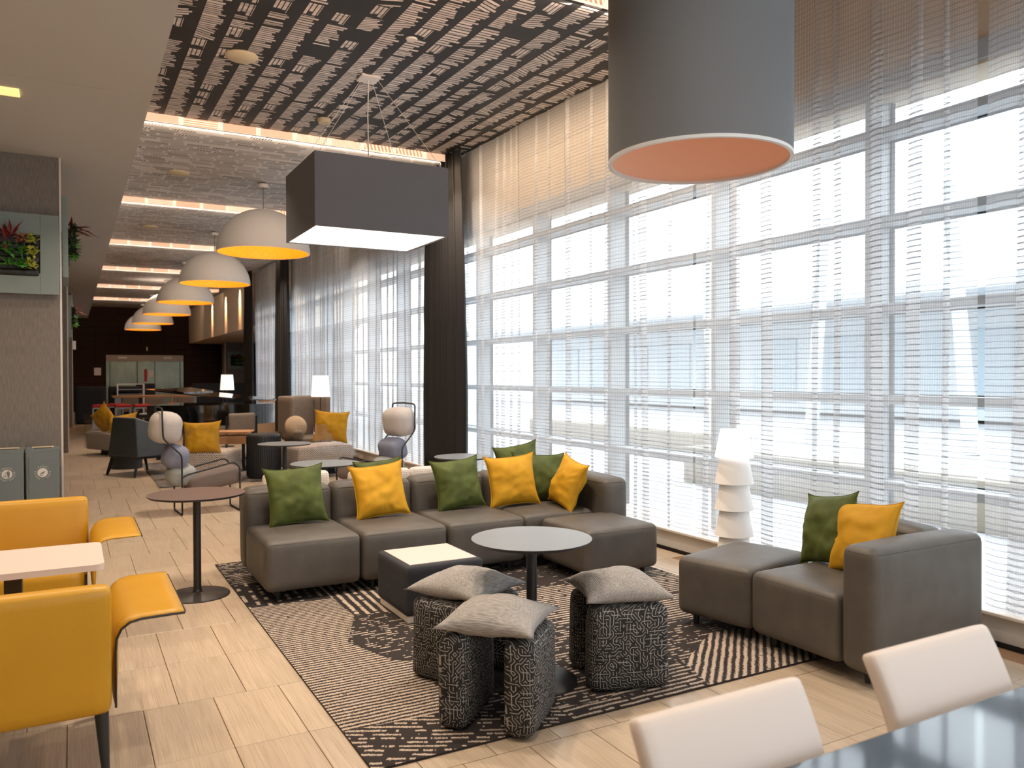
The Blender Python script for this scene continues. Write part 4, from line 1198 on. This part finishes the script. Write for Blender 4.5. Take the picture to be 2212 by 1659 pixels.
# floor lamps
def shade_lamp(label, x, y, zb, zt_, r0, r1):
    t = thing('floor_lamp', label, 'lamp', (x, y, 0), 0, 'lit white tapered floor lamps')
    MB().lathe([(r0, zb), (r1, zt_), (r1 - .006, zt_), (r0 - .006, zb), (r0, zb)], n=36).build('shade', 'shadeglow', t, ang=30)
    MB().cyl((0, 0, .01), (0, 0, zt_ - .03), .009, n=10).build('pole', 'black', t); MB().lathe([(0, .0), (.14, 0), (.14, .015), (0, .02)], n=32).build('base', 'black', t)
shade_lamp('lit white lampshade on a thin pole in front of the taupe wing chair', 3.80, 13.75, 1.17, 1.54, .16, .135)
shade_lamp('lit white lampshade glowing beyond the grand piano lid', 2.95, 18.05, 1.23, 1.56, .145, .12)
# piano
t = thing('grand_piano', 'black glossy grand piano with its lid slightly open', 'piano', (2.42, 16.0, 0), R(-29))
out = [(-1.0, .70), (-1.0, -.72), (-.55, -.72), (-.25, -.70), (.1, -.62), (.4, -.46), (.66, -.22), (.86, .1), (.96, .40), (.92, .62), (.78, .72)]
MB().prism(out, .62, 1.00).build('case', 'pianoblack', t, ang=30)
b = MB().prism([(p[0] * 1.03, p[1] * 1.03) for p in out], 0, .022); b.xf(Matrix.Translation((0, .0, 1.16)) @ Matrix.Rotation(R(6.5), 4, 'Y'))
b.build('lid', 'pianoblack', t, ang=30)
b = MB().box((0, 0, 0), (.44, 1.42, .02)); b.xf(Matrix.Translation((-.55, 0, 1.265)) @ Matrix.Rotation(R(9), 4, 'Y')); b.build('folded_lid', 'pianoblack', t, smooth=False)
MB().cyl((-.62, -.60, 1.0), (-.58, -.62, 1.20), .008, n=8).build('lid_prop', 'gold', t)
MB().box((-1.08, 0, .80), (.22, 1.36, .06), .01).build('keybed', 'pianoblack', t, smooth=False)
MB().box((-1.12, 0, .845), (.14, 1.22, .015)).build('white_keys', 'white', t, smooth=False)
for (lx, ly) in ((-.85, -.58), (-.85, .58), (.62, .2)): MB().lathe([(.05, 0), (.045, .1), (.035, .3), (.07, .55), (.08, .63)], (lx, ly, 0), 16).build('leg', 'pianoblack', t)
MB().box((-.5, 0, .32), (.05, .30, .5), .01).build('pedal_lyre', 'pianoblack', t, smooth=False)
t = thing('low_chair', 'taupe chair with a rounded back and curved black frame, before the piano', 'chair', (2.62, 14.55, .011), R(20))
MB().rblock((0, 0, .70), (.50, .07, .34), .034, 8).build('backrest', 'taupe', t, ang=180); MB().rblock((0, .24, .42), (.50, .46, .10), .04, 8).build('seat', 'taupe', t, ang=180)
for s in (-1, 1): MB().tube(arc([(s * .29, .0, .82), (s * .29, .02, .03), (s * .29, .44, .03), (s * .29, .42, .45)], .1, 6), .018, 8).build('leg', 'black', t)
round_table('small low dark round table in front of the piano', 1.95, 14.9, 'mesh', 'black', .27, .18, .52)
# high table with red stools
t = thing('high_table', 'long pale wooden high table in front of the dark booths', 'table', (2.15, 25.2, 0))
MB().box((0, 0, .95), (2.3, .8, .05), .005).build('tabletop', 'wood', t, smooth=False)
for s in (-1, 1): MB().box((s * 1.0, 0, .46), (.16, .3, .92)).build('leg', 'steel', t, smooth=False)
pr = None
spots = [(.66, 23.4, 'red-topped stool with grey legs at the far left, beside the yellow cushions'), (1.18, 23.2, 'red-topped stool in the middle, standing left of its twin'), (1.62, 23.1, 'red-topped stool right of the middle, before the high table'), (2.5, 23.7, 'red-topped stool partly hidden behind the piano'), (1.05, 24.1, 'red-topped stool tucked close under the high table')]
for k, (x, y, lb) in enumerate(spots):
    if pr is None:
        t = thing('bar_stool', lb, 'stool', (x, y, 0), 0, 'red-topped stools at the high table')
        MB().rblock((0, 0, .755), (.40, .40, .07), .03, 8, (0, 0, .01)).build('seat', 'red', t, ang=180)
        for sx in (-1, 1):
            for sy in (-1, 1): MB().box((sx * .17, sy * .17, .36), (.035, .035, .72)).build('leg', 'steel', t, smooth=False)
            MB().box((sx * .17, 0, .25), (.025, .32, .025)).build('rung', 'steel', t, smooth=False)
        MB().box((0, -.17, .70), (.37, .035, .035)).build('rail', 'steel', t, smooth=False)
        pr = t
    else: dup(pr, (x, y, 0), 0, lb)
# brown dining chairs beyond
pr = None
for k, (x, y, rz, lb) in enumerate([(1.55, 26.5, 0, 'brown upholstered chair at the far high table, left of the row'), (2.25, 26.4, .1, 'brown upholstered chair in the middle of the far row'), (3.0, 26.6, -.1, 'brown upholstered chair behind the open piano lid'), (2.0, 24.2, 0, 'brown upholstered chair on the near side of the high table'), (2.85, 24.4, .2, 'brown upholstered chair on the near side, right of its neighbour')]):
    if pr is None:
        t = thing('dining_chair', lb, 'chair', (x, y, 0), rz, 'brown chairs at the far high table')
        MB().rblock((0, 0, .74), (.46, .06, .38), .028, 8).build('backrest', 'taupe', t, ang=180); MB().rblock((0, .22, .48), (.46, .44, .08), .035, 8).build('seat', 'taupe', t, ang=180)
        for sx in (-1, 1):
            for sy in (0, .4): MB().cyl((sx * .2, sy, .46), (sx * .2, sy, 0), .014, n=8).build('leg', 'darkwood', t)
        pr = t
    else: dup(pr, (x, y, 0), rz, lb)
# dark booths
for k, (x0, x1, y, h, lb) in enumerate([(.1, .98, 28.6, 1.18, 'black high-backed booth at the far left, nearest the pier'), (1.03, 1.95, 28.6, 1.18, 'black high-backed booth second from the left'), (1.95, 2.55, 30.2, 1.25, 'black booth back standing before the left lift door'), (3.75, 4.75, 30.2, 1.25, 'black booth back right of the lifts'), (4.8, 6.9, 30.2, 1.25, 'long black booth back at the far right, below the bulkhead')]):
    t = thing('booth_seat', lb, 'booth', ((x0 + x1) / 2, y, 0), 0, 'black booths before the lifts')
    MB().rblock((0, 0, h / 2 + .02), (x1 - x0, .16, h), .05, 8).build('backrest', 'darkbooth', t, ang=180)
    MB().rblock((0, .38, .25), (x1 - x0, .6, .42), .05, 8).build('seat', 'darkbooth', t, ang=180)
t = thing('shelf_rack', 'small white metal rack above the black booths', 'shelf', (1.66, 28.2, 0))
wr = MB()
for (x, y) in ((-.38, -.15), (.38, -.15), (-.38, .15), (.38, .15)): wr.box((x, y, .64), (.03, .03, 1.28))
wr.build('posts', 'white', t, smooth=False)
for z in (1.27, 1.10, .95, .5): MB().box((0, 0, z), (.76, .33, .02)).build('shelf', 'white' if z > 1.2 else 'steel', t, smooth=False)
# lifts
t = thing('lift_door', 'pair of brushed steel lift doors in the dark end wall', 'lift door', (2.86, 38.42, 0))
MB().box((0, 0, 2.30), (3.1, .08, .28), .004).build('header', 'liftwarm', t, smooth=False)
for x in (-1.40, -.33, .37, 1.41): MB().box((x, .0, 1.08), (.02, .10, 2.16)).build('door_gap', 'black', t, smooth=False)
for x, w_ in ((-1.48, .14), (1.48, .14), (0.02, .68)): MB().box((x, .01, 1.08), (w_, .06, 2.16)).build('jamb', 'lift', t, smooth=False)
for x, w_ in ((-.86, 1.06), (.90, 1.04)): MB().box((x, .05, 1.08), (w_, .03, 2.16)).build('door_leaf', 'lift', t, smooth=False)
for x in (-.9, .9): MB().box((x, -.045, 2.32), (.34, .01, .09)).build('floor_display', 'white', t, smooth=False)
MB().box((.0, -.03, 1.55), (.12, .02, .55)).build('call_panel', 'red', t, smooth=False)
MB().box((.22, -.03, 1.62), (.2, .008, .26)).build('notice', 'white', t, smooth=False)
o = MB().box((0, 0, 0), (.26, .02, .32)).build('wall_notice', 'white', smooth=False, loc=(.99, 38.47, 1.72)); tag(o, 'small white notice on the dark wall left of the lifts', 'sign')
o = MB().box((0, 0, 0), (.05, .06, .17)).build('wall_sign', 'speaker', smooth=False, loc=(2.93, 38.46, 2.72)); tag(o, 'tiny pale sign on the dark wall above the lifts', 'sign')
o = MB().box((0, 0, 0), (.08, .1, .2), .01).build('wall_box', 'white', smooth=False, loc=(.06, 21.0, 2.25)); tag(o, 'small white box on the wall edge beyond the middle pier', 'wall box')
t = thing('far_sofa', 'beige sofa by the window beyond the piano', 'sofa', (4.0, 20.6, 0), R(90))
MB().rblock((0, -.35, .52), (1.5, .22, .90), .08, 8).build('backrest', 'beige', t, ang=180); MB().rblock((0, 0, .24), (1.5, .8, .46), .08, 8).build('seat', 'beige', t, ang=180)
